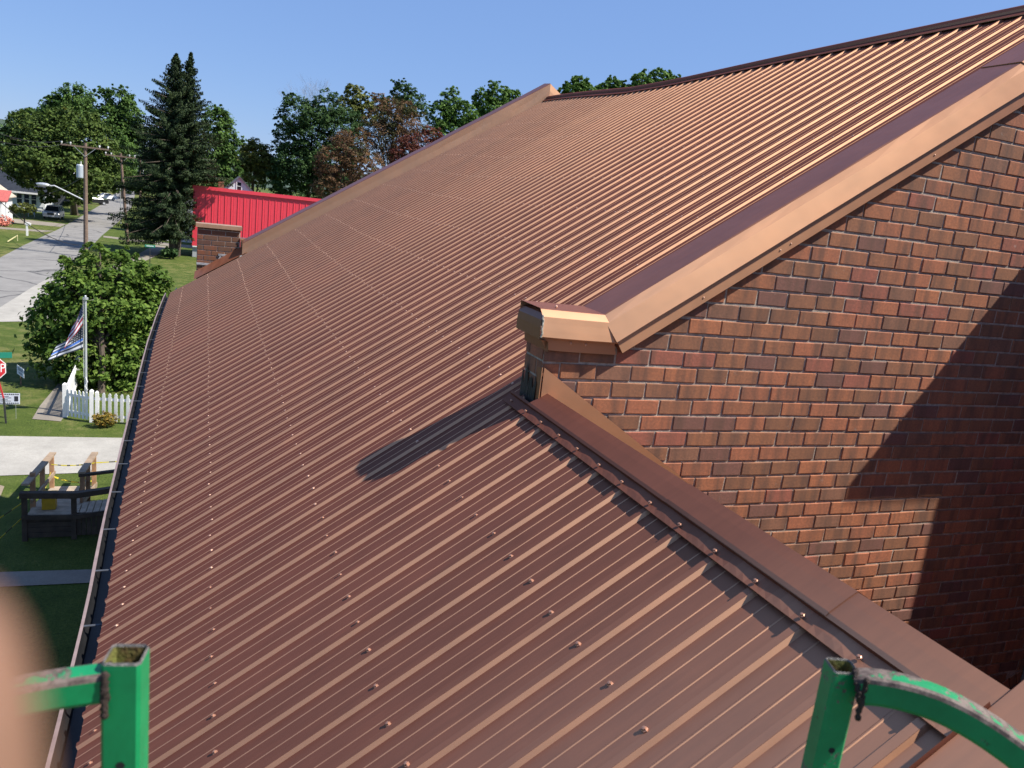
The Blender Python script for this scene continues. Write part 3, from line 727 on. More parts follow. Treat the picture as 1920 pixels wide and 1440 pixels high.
tree('green_tree', 'round green tree close behind the right flank of the twin spruce', gnd(415,410), px_lobes(114, [(405,235,30,34,0),(425,270,26,36,0),(395,290,35,40,0),(430,320,20,28,0),(400,335,40,25,0),(412,215,14,14,0)]), 9000, .5, M['oak'], 'trees behind the red building', .35)
for lb, Y, lst, mt, nn, sz in [
    ('low yellowish green tree just left of the tall dark maple', 135, [(480,290,28,30,0),(470,320,30,25,0),(500,315,22,30,0),(455,300,16,24,4)], 'olive', 6500, .6),
    ('tall dark green maple beside the white gabled house', 132, [(560,215,36,36,0),(610,200,34,32,0),(545,260,34,42,0),(590,255,50,50,-1),(640,240,40,44,0),(560,310,45,45,-1),(620,300,50,45,-1),(530,335,28,40,0),(600,345,50,30,0)], 'maple_dark', 20000, .42),
    ('olive green treetop showing over the rusty crown', 140, [(665,178,22,20,0),(650,205,24,25,0),(685,210,22,26,0)], 'olive', 4500, .42),
    ('small dark treetop between the olive and the bright green crowns', 142, [(757,172,24,20,0),(775,195,30,24,0),(735,198,26,20,0),(710,200,22,22,0)], 'maple_dark', 5200, .42),
    ('rust brown tree thinning out above the red building', 112, [(655,275,38,32,0),(620,300,30,30,0),(680,310,42,32,0),(640,335,45,26,0),(610,345,24,30,0)], 'rust', 11000, .26),
    ('taller rust brown tree right of the thinning one', 118, [(735,215,42,34,0),(770,235,42,32,0),(725,255,42,40,0),(790,262,36,26,0),(700,235,26,30,0),(745,290,45,26,0)], 'rust', 12500, .26),
    ('dark crimson low crown against the gold coping', 114, [(785,270,38,20,0),(760,290,30,20,0),(810,250,20,16,0)], 'crimson', 4800, .25),
    ('bright green tree with a pointed crown behind the gold coping', 125, [(845,195,22,28,0),(825,215,24,28,0),(870,215,28,24,0),(840,245,30,25,0),(885,240,24,26,0)], 'bright', 8200, .40),
    ('bright green double headed tree left of the end of the gold coping', 128, [(905,185,18,20,0),(935,175,22,22,0),(958,182,17,18,0),(925,205,38,22,0)], 'bright', 6800, .40),
    ('leafy treetop peeping over the dip of the ridge', 76, [(1088,158,18,16,0),(1070,168,16,12,0),(1100,172,26,14,0),(1055,175,12,8,0)], 'bright', 4200, .33),
    ('treetop over the ridge between two others', 78, [(1150,160,16,14,0),(1130,166,14,10,0),(1165,164,14,12,0),(1145,178,30,12,0)], 'bright', 3600, .33),
    ('rightmost broad treetop above the ridge', 76, [(1205,150,20,17,0),(1240,145,24,16,0),(1262,155,18,13,0),(1225,165,34,16,0),(1190,165,12,12,0)], 'bright', 5600, .33)]:
    L_ = px_lobes(Y, lst); bx = sum(l[0] for l in L_)/len(L_)
    o = tree('turning_tree' if mt in ('rust','crimson') else 'green_tree', lb, (bx, Y+.4, GZ), L_, nn, sz, M[mt], 'trees behind the red building' if lst[0][0] < 1000 else 'treetops over the ridge', .28, .2, 'tree', 4 if mt == 'rust' else 0)
wl = []
for k_ in range(64):
    x = -75 + k_*4.6 + rnd.uniform(-1.5, 1.5); hgt = (17.5 if x > 4 else 12.5) + 2.6*math.sin(k_*.9) + rnd.uniform(-1.5, 1.5); wl.append((x, 205 + rnd.uniform(-8, 8) + (70 if -34 < x < -14 else 0), GZ + hgt*.5, 5.2, 4.0, hgt*.54))
C, Nn = crown_points(wl, 44000, .24); tag(leaves('woods', C, Nn, .85, M['maple_dark'], None), 'far wood closing the view behind the houses', 'woods')
bt = thing('bare_tree', (16.5, 140, GZ), 'leafless grey twiggy tree rising behind the dark maple', 'tree'); mb = MB()
def grow(p, d, ln, r, dep):
    q = p + d*ln; mb.tube([p, (p+q)/2 + Vector((rnd.uniform(-1,1), rnd.uniform(-1,1), 0))*ln*.04, q], [r, r*.8, r*.6], 4, 0, False)
    if dep:
        for _ in range(3 if dep > 1 else 4):
            e = (d + Vector((rnd.uniform(-.6,.6), rnd.uniform(-.6,.6), rnd.uniform(-.1,.45)))).normalized(); grow(q, e, ln*rnd.uniform(.6,.85), r*.55, dep-1)
c = at(590, 290, 140); grow(Vector((c.x, 140, GZ)), Vector((0,0,1)), c.z-GZ+1.0, .22, 0)
for _ in range(5): grow(Vector((c.x, 140, c.z)), Vector((rnd.uniform(-.55,.5), rnd.uniform(-.4,.4), 1)).normalized(), 3.9, .06, 4)
mb.build('trunk', simple('grey_bark', (.26,.235,.22), .9), bt, fix=False)
for q, (u, wd) in enumerate(((-260,180),(1500,200),(1900,220))):   # woods that go on outside the frame
    L_ = px_lobes(110, [(u,260,wd,60,0),(u-120,280,90,50,4),(u+120,275,100,55,3)]); o = tree('green_tree', ('woodland trees beyond the left edge', 'trees hidden behind the high roof', 'trees hidden behind the far right of the roof')[q], (L_[0][0], 110, GZ), L_, 3000, .8, M['oak'])
# --- the big broad leaved bush by the flagpole
L_ = px_lobes(33.6, [(190,560,95,70,0),(120,600,60,60,0),(250,590,70,75,.4),(205,510,80,42,.4),(160,665,85,60,-.3),(250,670,60,60,-.3),(95,640,40,28,-.2),(290,560,32,60,.4),(215,700,70,35,-.6),(195,722,60,24,-.5),(245,722,45,22,-.5),(140,705,38,24,-.3),(110,560,35,35,.3),(180,470,22,16,.3),(120,490,18,14,.6),(230,480,30,18,.5)])
bo = thing('leafy_bush', gnd(190,735), 'huge round broad leaved bush behind the flagpole', 'bush')
C, Nn = crown_points(L_, 32000, .22, 24); leaves('foliage', C, Nn, .19, M['bushleaf'], bo, .62); limbs(gnd(190,735), L_, .12, 'stem', bo)
L_ = px_lobes(27.5, [(195,783,18,12,0),(186,788,12,10,-.05),(206,786,14,11,0)])
bo = thing('shrub', gnd(196,797), 'small low shrub with orange tinged leaves in front of the picket fence', 'shrub')
C, Nn = crown_points(L_, 1600, .28, 16); leaves('foliage', C, Nn, .07, leaf_mat('orange_leaf', (.06,.07,.015), (.15,.12,.022), (.25,.15,.03)), bo)
limbs(gnd(196,797), L_, .02, 'stem', bo)
for lb, Y, lst, mt in (('dark clipped shrub on the lawn beside the leaning pole', 111, [(262,428,14,13,0)], 'maple_dark'), ('dark round shrub at the spruce foot beside the walk', 84, [(318,472,14,9,0)], 'maple_dark'),
                       ('small dome shaped ornamental tree with a bare stem by the porch', 112, [(45,388,20,9,0),(30,392,12,8,0),(60,394,12,7,0)], 'olive')):
    L_ = px_lobes(Y, lst); o = thing('shrub', (L_[0][0], Y, GZ), lb, 'shrub'); C, Nn = crown_points(L_, 1300, .3, 16); leaves('foliage', C, Nn, .28, M[mt], o); limbs((L_[0][0], Y, GZ), L_, .09, 'stem', o)

# ================================================================== street furniture
M['white'] = simple('white_paint', (.78,.77,.74), .55, 0, .08, 5); M['galv'] = simple('galvanised_steel', (.52,.53,.54), .4, .5, .12, 12)
M['steel_dark'] = simple('dark_steel', (.06,.06,.06), .5, .5)
M['porcelain'] = simple('porcelain', (.62,.62,.60), .25); M['wire'] = simple('black_wire', (.02,.02,.021), .6)
def utility_pole(base, top, label, arm, rot=0.0, transformer=None, lamp=None, r=.17):
    base, top = Vector(base), Vector(top); o = thing('utility_pole', base, label, 'utility pole', 'wooden power poles along the street')
    p = MB(); p.tube([base - Vector((0,0,.3)), (base+top)/2, top], [r*1.15, r, r*.8], 10); p.build('pole', M['pole_wood'], o)
    d = Vector((math.cos(rot), math.sin(rot), 0)); c = top - Vector((0,0,.35)) + Vector((0,-r,0))
    a = MB(); a.beam(c - d*arm/2, c + d*arm/2, .11, .13); AR = a.build('crossarm', M['pole_wood'], o)
    b_ = MB()
    for s in (-1, 1): b_.beam(c + d*s*arm*.22 - Vector((0,.06,.05)), top - Vector((0,.2,1.15)), .05, .03)
    b_.build('brace', M['galv'], AR)
    for t in (-.48, -.30, .30, .48):
        i_ = MB(); q = c + d*arm*t; i_.tube([q, q + Vector((0,0,.14)), q + Vector((0,0,.17)), q + Vector((0,0,.30))], [.03, .05, .085, .05], 7); i_.build('insulator', M['porcelain'], AR)
    if transformer:
        t = MB(); q = top + Vector(transformer); t.tube([q, q + Vector((0,0,.05)), q + Vector((0,0,1.05)), q + Vector((0,0,1.15))], [.26, .28, .28, .2], 12); T = t.build('transformer', simple('grey_transformer', (.42,.46,.50), .4, .2, .1), o)
        t = MB(); t.tube([q + Vector((.1,-.1,1.1)), q + Vector((.1,-.1,1.4))], .05, 6); t.build('bushing', M['porcelain'], T)
    if lamp:
        root, mid, head = lamp; l = MB(); root, mid, head = Vector(root), Vector(mid), Vector(head)
        l.tube([root, root*.65+mid*.35, mid, mid*.5+head*.5 + Vector((0,0,.12)), head], .055, 8); LA = l.build('lamp_arm', M['galv'], o)
        l = MB(); l.sphere(head + (head-mid).normalized()*.45, .26, 12, 8, (2.1, 1, .62)); LH = l.build('lamp_head', M['galv'], LA, True) if False else l.build('lamp_head', M['galv'], LA)
    return o
P1, P1t = at(161, 478, 80), at(160, 268, 80)
utility_pole((P1.x, 80, GZ), P1t, 'tall wooden power pole carrying a grey transformer and curved street lamp', 3.7, .05, (-.42, -.1, -3.0),
             (at(157,375,80), at(112,353,79.6), at(92,348.5,79.4)))
P2, P2t = at(240, 458, 96.6), at(226, 287, 96.6)
utility_pole((P2.x, 96.6, GZ), P2t, 'leaning wooden power pole in the grass across the road', 2.9, .05, None, None, .15)
P3, P3t = at(263, 366, 215), at(263, 295, 215)
utility_pole((P3.x, 215, GZ), P3t, 'distant wooden power pole at the far end of the street', 4.0, .05, (.6, 0, -4.2), None, .22)
sl_ = thing('street_lamp', gnd(222, 372), 'white street lamp head on an arm beside the far leaning pole', 'street lamp'); mb = MB(); q = at(179, 320, 130)
mb.sphere(q, .30, 10, 6, (1.9, 1, .6)); HD = mb.build('lamp_head', M['white'], sl_); mb = MB(); mb.tube([q, q + Vector((2.4,.2,-.6)), (q.x+3.2, 130, q.z-2.2), (q.x+3.3, 130, GZ)], .06, 6); mb.build('lamp_arm', M['galv'], sl_)
def wire(pts, sag, label, r=.014, n=14):
    p, q = Vector(pts[0]), Vector(pts[1]); mb = MB()
    mb.tube([p + (q-p)*(i/n) - Vector((0,0,sag*4*(i/n)*(1-i/n))) for i in range(n+1)], r, 4, 0, False)
    return tag(mb.build('power_line', M['wire'], None, fix=False), label, 'wire', 'overhead wires')
E1 = P1t + Vector((0,-.17,-.05)); E2 = P2t + Vector((0,-.17,-.05))
wire((E1 + Vector((-1.75,0,0)), at(-60, 226, 52)), .5, 'upper wire running left from the tall pole crossarm', .02)
wire((E1 + Vector((-1.1,0,0)), at(-60, 246, 52)), .6, 'lower of two wires running left from the tall pole crossarm', .018)
wire((E1 + Vector((1.75,0,0)), E2 + Vector((1.35,0,0))), .3, 'wire between the two nearest crossarms on the right side', .016)
wire((E1 + Vector((1.1,0,0)), E2 + Vector((.85,0,0))), .35, 'inner wire between the two nearest crossarms', .016)
wire((E2 + Vector((-1.35,0,0)), P3t + Vector((-1.9,0,-.2))), 1.0, 'wire from the leaning pole to the distant pole', .02)
wire((at(152,334,80), at(30,373,100)), .5, 'sagging service drop from the tall pole to the left houses', .025)
wire((P2t*.62 + Vector((P2.x,96.6,GZ))*.38, at(355,384,88)), .35, 'pale service drop crossing in front of the spruce', .03)
wire((at(-6,372,70), at(148,460,79)), .7, 'dark drooping cable from the red porch to the foot of the tall pole', .03)
wire((at(158,395,80), at(128,412,121)), .3, 'short slack wire hanging left of the tall pole', .02)

def gable(mb_w, mb_r, c, wx_, dy_, hw, hr, over=.4, ridge_x=False):
    x, y = c; z0 = GZ
    mb_w.box((x-wx_/2, y-dy_/2, z0), (x+wx_/2, y+dy_/2, z0+hw))
    if ridge_x:
        for s in (-1, 1): mb_w.prism([(x+s*(wx_/2-.01)-.01, y-dy_/2, z0+hw), (x+s*(wx_/2-.01)-.01, y+dy_/2, z0+hw), (x+s*(wx_/2-.01)-.01, y, z0+hw+hr)], (.02,0,0))
        for s in (-1, 1):
            mb_r.prism([(x-wx_/2-over, y, z0+hw+hr+.12), (x-wx_/2-over, y+s*(dy_/2+over), z0+hw+.12-hr*over/(dy_/2)), (x-wx_/2-over, y+s*(dy_/2+over), z0+hw-hr*over/(dy_/2)), (x-wx_/2-over, y, z0+hw+hr)], (wx_+2*over,0,0))
    else:
        mb_w.prism([(x-wx_/2, y-dy_/2+.01, z0+hw), (x+wx_/2, y-dy_/2+.01, z0+hw), (x, y-dy_/2+.01, z0+hw+hr)], (0, dy_-.02, 0))
        for s in (-1, 1):
            mb_r.prism([(x, y-dy_/2-over, z0+hw+hr+.12), (x+s*(wx_/2+over), y-dy_/2-over, z0+hw+.12-hr*over/(wx_/2)), (x+s*(wx_/2+over), y-dy_/2-over, z0+hw-hr*over/(wx_/2)), (x, y-dy_/2-over, z0+hw+hr)], (0, dy_+2*over, 0))
M['siding'] = simple('white_siding', (.66,.67,.68), .6, 0, .06, 3); M['shingle'] = simple('grey_shingle', (.11,.11,.12), .9, 0, .3, 6, .3)
M['glass'] = simple('dark_window', (.02,.025,.03), .08, 0, .1); M['darkroof'] = simple('dark_roof', (.03,.032,.037), .45, .2, .3, 2)
def window(parent, x0, x1, z0, z1, y, frame='white'):
    mb = MB(); t = .09
    mb.box((x0-t, y-.05, z0-t), (x1+t, y-.003, z0)); mb.box((x0-t, y-.05, z1), (x1+t, y-.003, z1+t)); mb.box((x0-t, y-.05, z0+.002), (x0, y-.003, z1-.002)); mb.box((x1, y-.05, z0+.002), (x1+t, y-.003, z1-.002)); mb.box((x0, y-.045, (z0+z1)/2-.03), (x1, y-.01, (z0+z1)/2+.03))
    Wd = mb.build('window', M[frame], parent); mb = MB(); mb.box((x0, y-.03, z0), (x1, y-.006, z1)); mb.build('pane', M['glass'], Wd)
# ranch house at the left
c = at(38, 388, 140); hx = -25.5
h = thing('white_house', (hx, 142, GZ), 'low pale house with three dark windows under a dark roof, far left', 'house'); a, b_ = MB(), MB()
gable(a, b_, (hx-2.1, 145), 9.5, 8, 3.0, 2.4, .6, True); a.build('wall', M['siding'], h); RF = b_.build('roof', M['darkroof'], h)
for x in (-26.2, -25.25, -24.3): window(h, x-.33, x+.33, GZ+1.0, GZ+2.5, 141.0)
mb = MB(); mb.box((hx-7.4, 140.3, GZ+2.55), (hx+3.2, 140.42, GZ+2.8)); mb.build('gutter', M['white'], RF)
h = thing('metal_roof_house', (-28, 175, GZ), 'dark building with white painted glints on its roof behind the pale house', 'house'); a, b_ = MB(), MB()
gable(a, b_, (-31, 172), 17, 9, 5.2, 2.0, .6, True); a.build('wall', simple('dark_siding', (.07,.075,.085), .8), h); RF = b_.build('roof', M['darkroof'], h)
for k_ in range(6):
    mb = MB(); z0 = GZ+5.0; mb.obox((-36+k_*2.8, 166.2+.5*(k_%2), z0+.45*(k_%3)), (1.7,0,.12), (0,.5,.3), (0,-.02,.05)); mb.build('roof_glint', M['white'], RF)  # white sheets stand in for sun glint on the roof
# red roofed porch house, cut by the left edge
p0 = gnd(8, 413); h = thing('porch_house', (p0.x-3, p0.y+3, GZ), 'house with a red roofed porch on white posts at the left edge', 'house')
hx, hy = -23.2, 113.0; a, b_ = MB(), MB(); gable(a, b_, (hx-3.5, hy+3.5), 7.2, 7, 3.1, 2.6, .4, False); a.build('wall', M['siding'], h); b_.build('roof', simple('pale_shingle', (.42,.36,.29), .9, 0, .3, 8), h)
pr = MB(); pr.prism([(hx-7, hy-2.4, GZ+2.55), (hx-7, hy+.0, GZ+3.7), (hx-7, hy+.0, GZ+3.85), (hx-7, hy-2.4, GZ+2.68)], (8.4,0,0)); pr.build('porch_roof', simple('red_roofing', (.42,.10,.085), .6, 0, .25, 5), h)
for x in (hx-2.4, hx-1.4, hx-.4, hx+.7, hx+1.2):
    mb = MB(); mb.box((x-.06, hy-2.3, GZ+.3), (x+.06, hy-2.18, GZ+2.6)); mb.build('post', M['white'], h)
mb = MB(); mb.box((hx-7, hy-2.5, GZ), (hx+1.6, hy, GZ+.3)); mb.build('porch_floor', M['concrete'], h)
# gabled house behind the red building
h = thing('gabled_house', (4.5, 122, GZ), 'white gabled house with grey roof peeping over the red building', 'house'); a, b_ = MB(), MB()
cx = at(449, 345, 98).x; pk = at(449, 331, 98).z - GZ
gable(a, b_, (cx, 100.5), 3.0, 5, pk-1.6, 1.5, .22); gable(a, b_, (cx+1.2, 104), 6, 5, pk-3.6, 1.7, .3, True); gable(a, b_, (cx-.75, 97.2), 2.5, 1.5, pk-2.75, .9, .2)
a.build('wall', M['siding'], h); RF = b_.build('roof', M['shingle'], h); window(h, cx-.25, cx+.2, GZ+pk-1.5, GZ+pk-.65, 98.0)
mb = MB(); mb.box((cx-2.25, 99.5, GZ+pk-3), (cx-1.6, 100.2, GZ+pk-.5)); mb.build('chimney', M['brick_many'], RF)
# porch behind the spruce
h = thing('small_house', (-1.5, 110, GZ), 'white house with a pillared porch half hidden behind the spruce', 'house'); a, b_ = MB(), MB(); gable(a, b_, (-.2, 112), 8.5, 7, 3.0, 2.0, .5, True); a.build('wall', M['siding'], h); b_.build('roof', M['shingle'], h)
for x in (-4.2, -2.4, -.5):
    mb = MB(); mb.box((x-.1, 106.3, GZ), (x+.1, 106.5, GZ+2.8)); mb.build('post', M['white'], h)
mb = MB(); mb.box((-4.5, 106.1, GZ), (3.5, 108.4, GZ+.35)); mb.build('porch_floor', M['white'], h); mb = MB(); mb.box((-4.6, 106.1, GZ+2.8), (3.8, 108.5, GZ+2.95)); mb.build('porch_roof', M['shingle'], h)
# red ribbed metal building
rp0 = Vector((-1.13, 87.9, 0)); rd = Vector((1, -.03, 0)).normalized(); rn = Vector((rd.y, -rd.x, 0))
h = thing('red_metal_building', (rp0.x, rp0.y, GZ), 'building clad in bright red ribbed metal beyond the far pier', 'building')
ZT, ZB = -1.30, -7.15; M['red'] = simple('red_metal', (.80,.055,.085), .42, .0, .06, 2)
mb = MB(); mb.prism([(rp0 + rd*0 - rn*.1).to_tuple()[:2] + (GZ,), (rp0 + rd*22 - rn*.1).to_tuple()[:2] + (GZ,), (rp0 + rd*22 - rn*6).to_tuple()[:2] + (GZ,), (rp0 - rn*6).to_tuple()[:2] + (GZ,)], (0,0,ZB-GZ+.02)); 
mb.build('block_base', simple('grey_block', (.40,.41,.42), .9, 0, .15, 3), h)
mb = MB(); mb.prism([(rp0 - rn*.06).to_tuple()[:2] + (ZB,), (rp0 + rd*22 - rn*.06).to_tuple()[:2] + (ZB,), (rp0 + rd*22 - rn*5.8).to_tuple()[:2] + (ZB,), (rp0 - rn*5.8).to_tuple()[:2] + (ZB,)], (0,0,ZT-ZB)); mb.build('wall', M['red'], h)
pw = .615; me = None
for k_ in range(26):
    if me is None:
        mb = MB(); zc = (ZT+ZB)/2; hh = (ZT-ZB)/2 - .02
        mb.obox(rd*pw/2, rd*(pw/2-.003), rn*.015, Vector((0,0,hh))); mb.obox(rd*.05 + rn*.032, rd*.024, rn*.022, Vector((0,0,hh-.01))); mb.obox(rd*pw*.42 + rn*.016, rd*.015, rn*.012, Vector((0,0,hh-.01)))
        me = mb.mesh('wall_panel', M['red'])
    q = rp0 + rd*(.5 + k_*pw) - rn*.03; link('wall_panel', me, h, Matrix.Translation((q.x, q.y, (ZT+ZB)/2)))
tr = MB(); tr.obox(rp0 + rd*.22 + rn*.03 + Vector((0,0,(ZT+ZB)/2)), rd*.26, rn*.03, Vector((0,0,(ZT-ZB)/2))); tr.build('corner_trim', M['red'], h)
tr = MB(); tr.obox(rp0 + rd*11 + rn*.05 + Vector((0,0,ZT+.02)), rd*11.1, rn*.08, Vector((0,0,.17))); tr.build('eave_trim', M['red'], h)
tr = MB(); tr.obox(rp0 + rd*11 + rn*.02 + Vector((0,0,ZB-.06)), rd*11, rn*.04, Vector((0,0,.06))); tr.build('base_trim', M['white'], h)

# ================================================================== vehicles
def car(name, label, pos, rot, paint, suv=True, L_=4.9, Wd=1.95, Ht=1.78):
    o = thing(name, pos, label, 'car'); o.rotation_euler = (0, 0, rot); Mx = Matrix.Translation(pos) @ Matrix.Rotation(rot, 4, 'Z')
    def P(mb, nm, mat, par=o):
        mb.v = [tuple(Mx @ Vector(p)) for p in mb.v]; return mb.build(nm, mat, par)
    side = [(-L_/2, .35), (-L_/2-.02, .75), (-L_/2+.12, 1.0), (-L_/2+1.15, 1.12), (L_/2-.25, 1.12), (L_/2, .95), (L_/2+.02, .45), (L_/2-.1, .32)]
    mb = MB(); w2 = Wd/2; n = len(side); vs = []
    for y, ins in ((-w2, .0), (-w2+.1, .03), (w2-.1, .03), (w2, .0)):
        for x, z in side: vs.append((x*(.985 if abs(y) == w2 else 1.0), y, z - (.05 if abs(y) == w2 and z > .9 else 0)))
    mb.add(vs, [(j*n+i, j*n+(i+1)%n, (j+1)*n+(i+1)%n, (j+1)*n+i) for j in range(3) for i in range(n)] + [tuple(range(n)), tuple(3*n+i for i in range(n-1,-1,-1))]); P(mb, 'body', paint)
    x0, x1 = -L_/2+1.1, L_/2-(.15 if suv else .7); xt0, xt1 = x0+.75, x1-(.3 if suv else .7); mb = MB()
    lo, hi = w2-.08, w2-.28; z0, z1 = 1.08, Ht
    mb.add([(x0,-lo,z0),(x1,-lo,z0),(x1,lo,z0),(x0,lo,z0),(xt0,-hi,z1),(xt1,-hi,z1),(xt1,hi,z1),(xt0,hi,z1)], [(4,5,6,7),(0,1,5,4),(1,2,6,5),(2,3,7,6),(3,0,4,7)]); P(mb, 'cabin', M['glass'])
    mb = MB(); mb.box((xt0-.02,-hi-.02,z1-.03),(xt1+.02,hi+.02,z1+.03))
    for s in (-1, 1): mb.beam((x0,s*lo,z0),(xt0,s*hi,z1),.09,.05); mb.beam((x1,s*lo,z0),(xt1,s*hi,z1),.09,.05); mb.beam(((x0+x1)/2,s*(lo+.0),z0),((xt0+xt1)/2,s*hi,z1),.08,.05)
    P(mb, 'roof', paint)
    for s in (-1, 1):
        mb = MB(); mb.obox((-L_/2+.03, s*(w2-.32), .84), (.06,0,0), (0,.22,0), (0,0,.09)); P(mb, 'headlight', simple('headlight', (.75,.77,.8), .1))
        mb = MB(); mb.obox((x0+.45, s*(w2+.06), 1.12), (.07,0,0), (0,.1,0), (0,0,.08)); P(mb, 'wing_mirror', paint)
        for x in (-L_/2+.95, L_/2-.95):
            mb = MB(); mb.tube([(x, s*(w2-.22), .36), (x, s*(w2+.01), .36)], .36, 14); Wl = P(mb, 'wheel', M['steel_dark']); mb = MB(); mb.tube([(x, s*(w2), .36), (x, s*(w2+.025), .36)], .21, 10); P(mb, 'rim', M['galv'], Wl)
    mb = MB(); mb.box((-L_/2-.05,-.42,.62),(-L_/2+.02,.42,.9)); P(mb, 'grille', M['steel_dark']); mb = MB(); mb.box((-L_/2-.08,-w2+.08,.38),(-L_/2+.05,w2-.08,.56)); P(mb, 'bumper', paint); mb = MB(); mb.box((-L_/2-.095,-.16,.42),(-L_/2-.08,.16,.53)); P(mb, 'number_plate', M['white'])
    return o
fd = math.pi/2 - .12
car('parked_car', 'silver four wheel drive parked facing us on the side street lawn', gnd(101,410), fd + .12, simple('silver_paint', (.52,.53,.55), .3, .5, .04), True)
car('parked_car', 'black car parked in tree shade beside the road', gnd(178,383), .5, simple('black_paint', (.02,.02,.022), .25, .2), False, 4.7, 1.85, 1.45)
car('parked_car', 'white car parked beyond the black one', gnd(198,375), .6, simple('white_car_paint', (.75,.75,.75), .3), False, 4.6, 1.8, 1.5)

# ================================================================== signs and small yard things
M['stopred'] = simple('sign_red', (.52,.022,.03), .45, 0, .06, 3); M['signgreen'] = simple('sign_green', (.012,.20,.13), .5, 0, .1)
def face_box(mb, c, ax, up, hw, hh, t):
    n = Vector(ax).cross(Vector(up)).normalized(); mb.obox(c, Vector(ax).normalized()*hw, Vector(up).normalized()*hh, n*t)
st = thing('stop_sign', gnd(12,793), 'red octagonal stop sign on a leaning post at the left edge', 'sign')
sb_ = Vector(gnd(12,793)); stp = at(3, 712, 27.88); sc_ = at(-15, 691, 27.84); sx = Vector((.97, .24, 0)).normalized(); su = (stp - sb_).normalized(); su = (su - sx*su.dot(sx)).normalized(); sn = sx.cross(su)   # towards the camera
mb = MB(); mb.beam(sb_ - Vector((0,0,.2)), sb_ + (stp-sb_)*.58, .05, .05); POST = mb.build('post', M['steel_dark'], st); mb = MB(); mb.beam(sb_ + (stp-sb_)*.58, sc_ - sn*.03 + su*.35, .048, .04); mb.build('post', M['stopred'], st)
def octa(mb, r, off, t): mb.prism([sc_ + sx*(r*math.cos(math.pi/8+k*math.pi/4)) + su*(r*math.sin(math.pi/8+k*math.pi/4)) + sn*off for k in range(8)], sn*t)
mb = MB(); octa(mb, .395, 0, .006); PL = mb.build('border', M['white'], st); mb = MB(); octa(mb, .368, .008, .004); PL = mb.build('plate', M['stopred'], st)
def text(body, c, ax, up, size, mat, name, parent):
    fc = bpy.data.curves.new(name, 'FONT'); fc.body = body; fc.size = size; fc.align_x = 'CENTER'; fc.align_y = 'CENTER'; fc.extrude = .001
    o = bpy.data.objects.new(name, fc); col.objects.link(o); bpy.context.view_layer.update()
    me = bpy.data.meshes.new_from_object(o.evaluated_get(bpy.context.evaluated_depsgraph_get())); bpy.data.objects.remove(o); me.materials.clear(); me.materials.append(mat)
    x = Vector(ax).normalized(); y = Vector(up).normalized(); z = x.cross(y)
    return link(name, me, parent, Matrix(((x.x,y.x,z.x,c.x),(x.y,y.y,z.y,c.y),(x.z,y.z,z.z,c.z),(0,0,0,1))))
T_ = text('STOP', sc_ + sn*.0135, sx, su, .34, M['white'], 'lettering', PL); T_.scale = (.86, 1.15, 1)
nb = thing('street_name_sign', gnd(12,793), 'teal street name blade above the stop sign', 'sign'); q = at(4, 666, 27.9)
mb = MB(); face_box(mb, q, (1,.25,0), (0,0,1), .26, .09, .006); mb.build('blade', M['signgreen'], nb); mb = MB(); mb.beam(sc_ - sn*.03 + su*.36, q - Vector((.12,-.05,0)), .03, .03); mb.build('bracket', M['galv'], nb)
gs = thing('street_name_sign', gnd(281,497), 'small green street name sign on a short post near the walk', 'sign'); q = gnd(281,495)
mb = MB(); mb.beam(q, q + Vector((0,0,1.5)), .06, .06); mb.build('post', M['steel_dark'], gs); mb = MB(); face_box(mb, q + Vector((0,-.02,1.6)), (1,.1,0), (0,0,1), .42, .11, .01); B_ = mb.build('blade', M['signgreen'], gs)
mb = MB(); face_box(mb, q + Vector((0,-.035,1.6)), (1,.1,0), (0,0,1), .30, .03, .003); mb.build('lettering', M['white'], B_)
# two lawn signs
y1 = thing('yard_sign', gnd(39,722), 'white lawn sign seen at a slant on a thin wooden stake', 'sign'); q = at(38.5, 696.5, 32.7); ax = Vector((.26, -.25, -.115)).normalized(); up = Vector((0,.05,1))
mb = MB(); face_box(mb, q, ax, up, .19, .165, .006); PL = mb.build('panel', simple('sign_white', (.62,.66,.72), .5), y1); n_ = ax.cross(up).normalized()
if n_.y > 0: n_ = -n_
mb = MB()
for k_, (hw, dz) in enumerate(((.15,.10),(.12,.06),(.13,.02),(.09,-.05),(.11,-.09))): face_box(mb, q + n_*.009 + up*dz, ax, up, hw, .011, .001)
mb.build('lettering', simple('sign_ink', (.10,.12,.16), .6), PL); mb = MB(); mb.beam(gnd(39,722), q + Vector((0,.02,0)), .04, .02); mb.build('stake', M['pole_wood'], y1)
y2 = thing('yard_sign', gnd(22,770), 'white lawn sign with black film strip borders beside the stop sign post', 'sign'); q = at(12, 747.5, 28.35); ax = Vector((1,.05,0)); up = Vector((.02,0,1))
mb = MB(); face_box(mb, q, ax, up, .37, .18, .006); PL = mb.build('panel', simple('sign_white_blue', (.66,.68,.76), .5), y2); ink = simple('sign_black', (.02,.02,.03), .6); mb = MB(); n_ = Vector((.05,-1,0)).normalized()
for k_ in range(12):
    for dz in (.145, -.145): face_box(mb, q + n_*.009 + ax*(-.32+k_*.058) + up*dz, ax, up, .019, .017, .001)
face_box(mb, q + n_*.009 + ax*.27 + up*.0, ax, up, .055, .085, .001); 
for dz, hw, cx_ in ((.08,.12,-.05),(.03,.16,-.03),(-.03,.10,-.06),(-.075,.15,-.02)): face_box(mb, q + n_*.009 + ax*cx_ + up*dz, ax, up, hw, .008, .001)
mb.build('lettering', ink, PL)
for s in (-.25, .25):
    mb = MB(); mb.tube([q + ax*s, Vector(q + ax*s).xy.to_3d() + Vector((0,0,GZ))], .006, 5); mb.build('stake', M['galv'], y2)
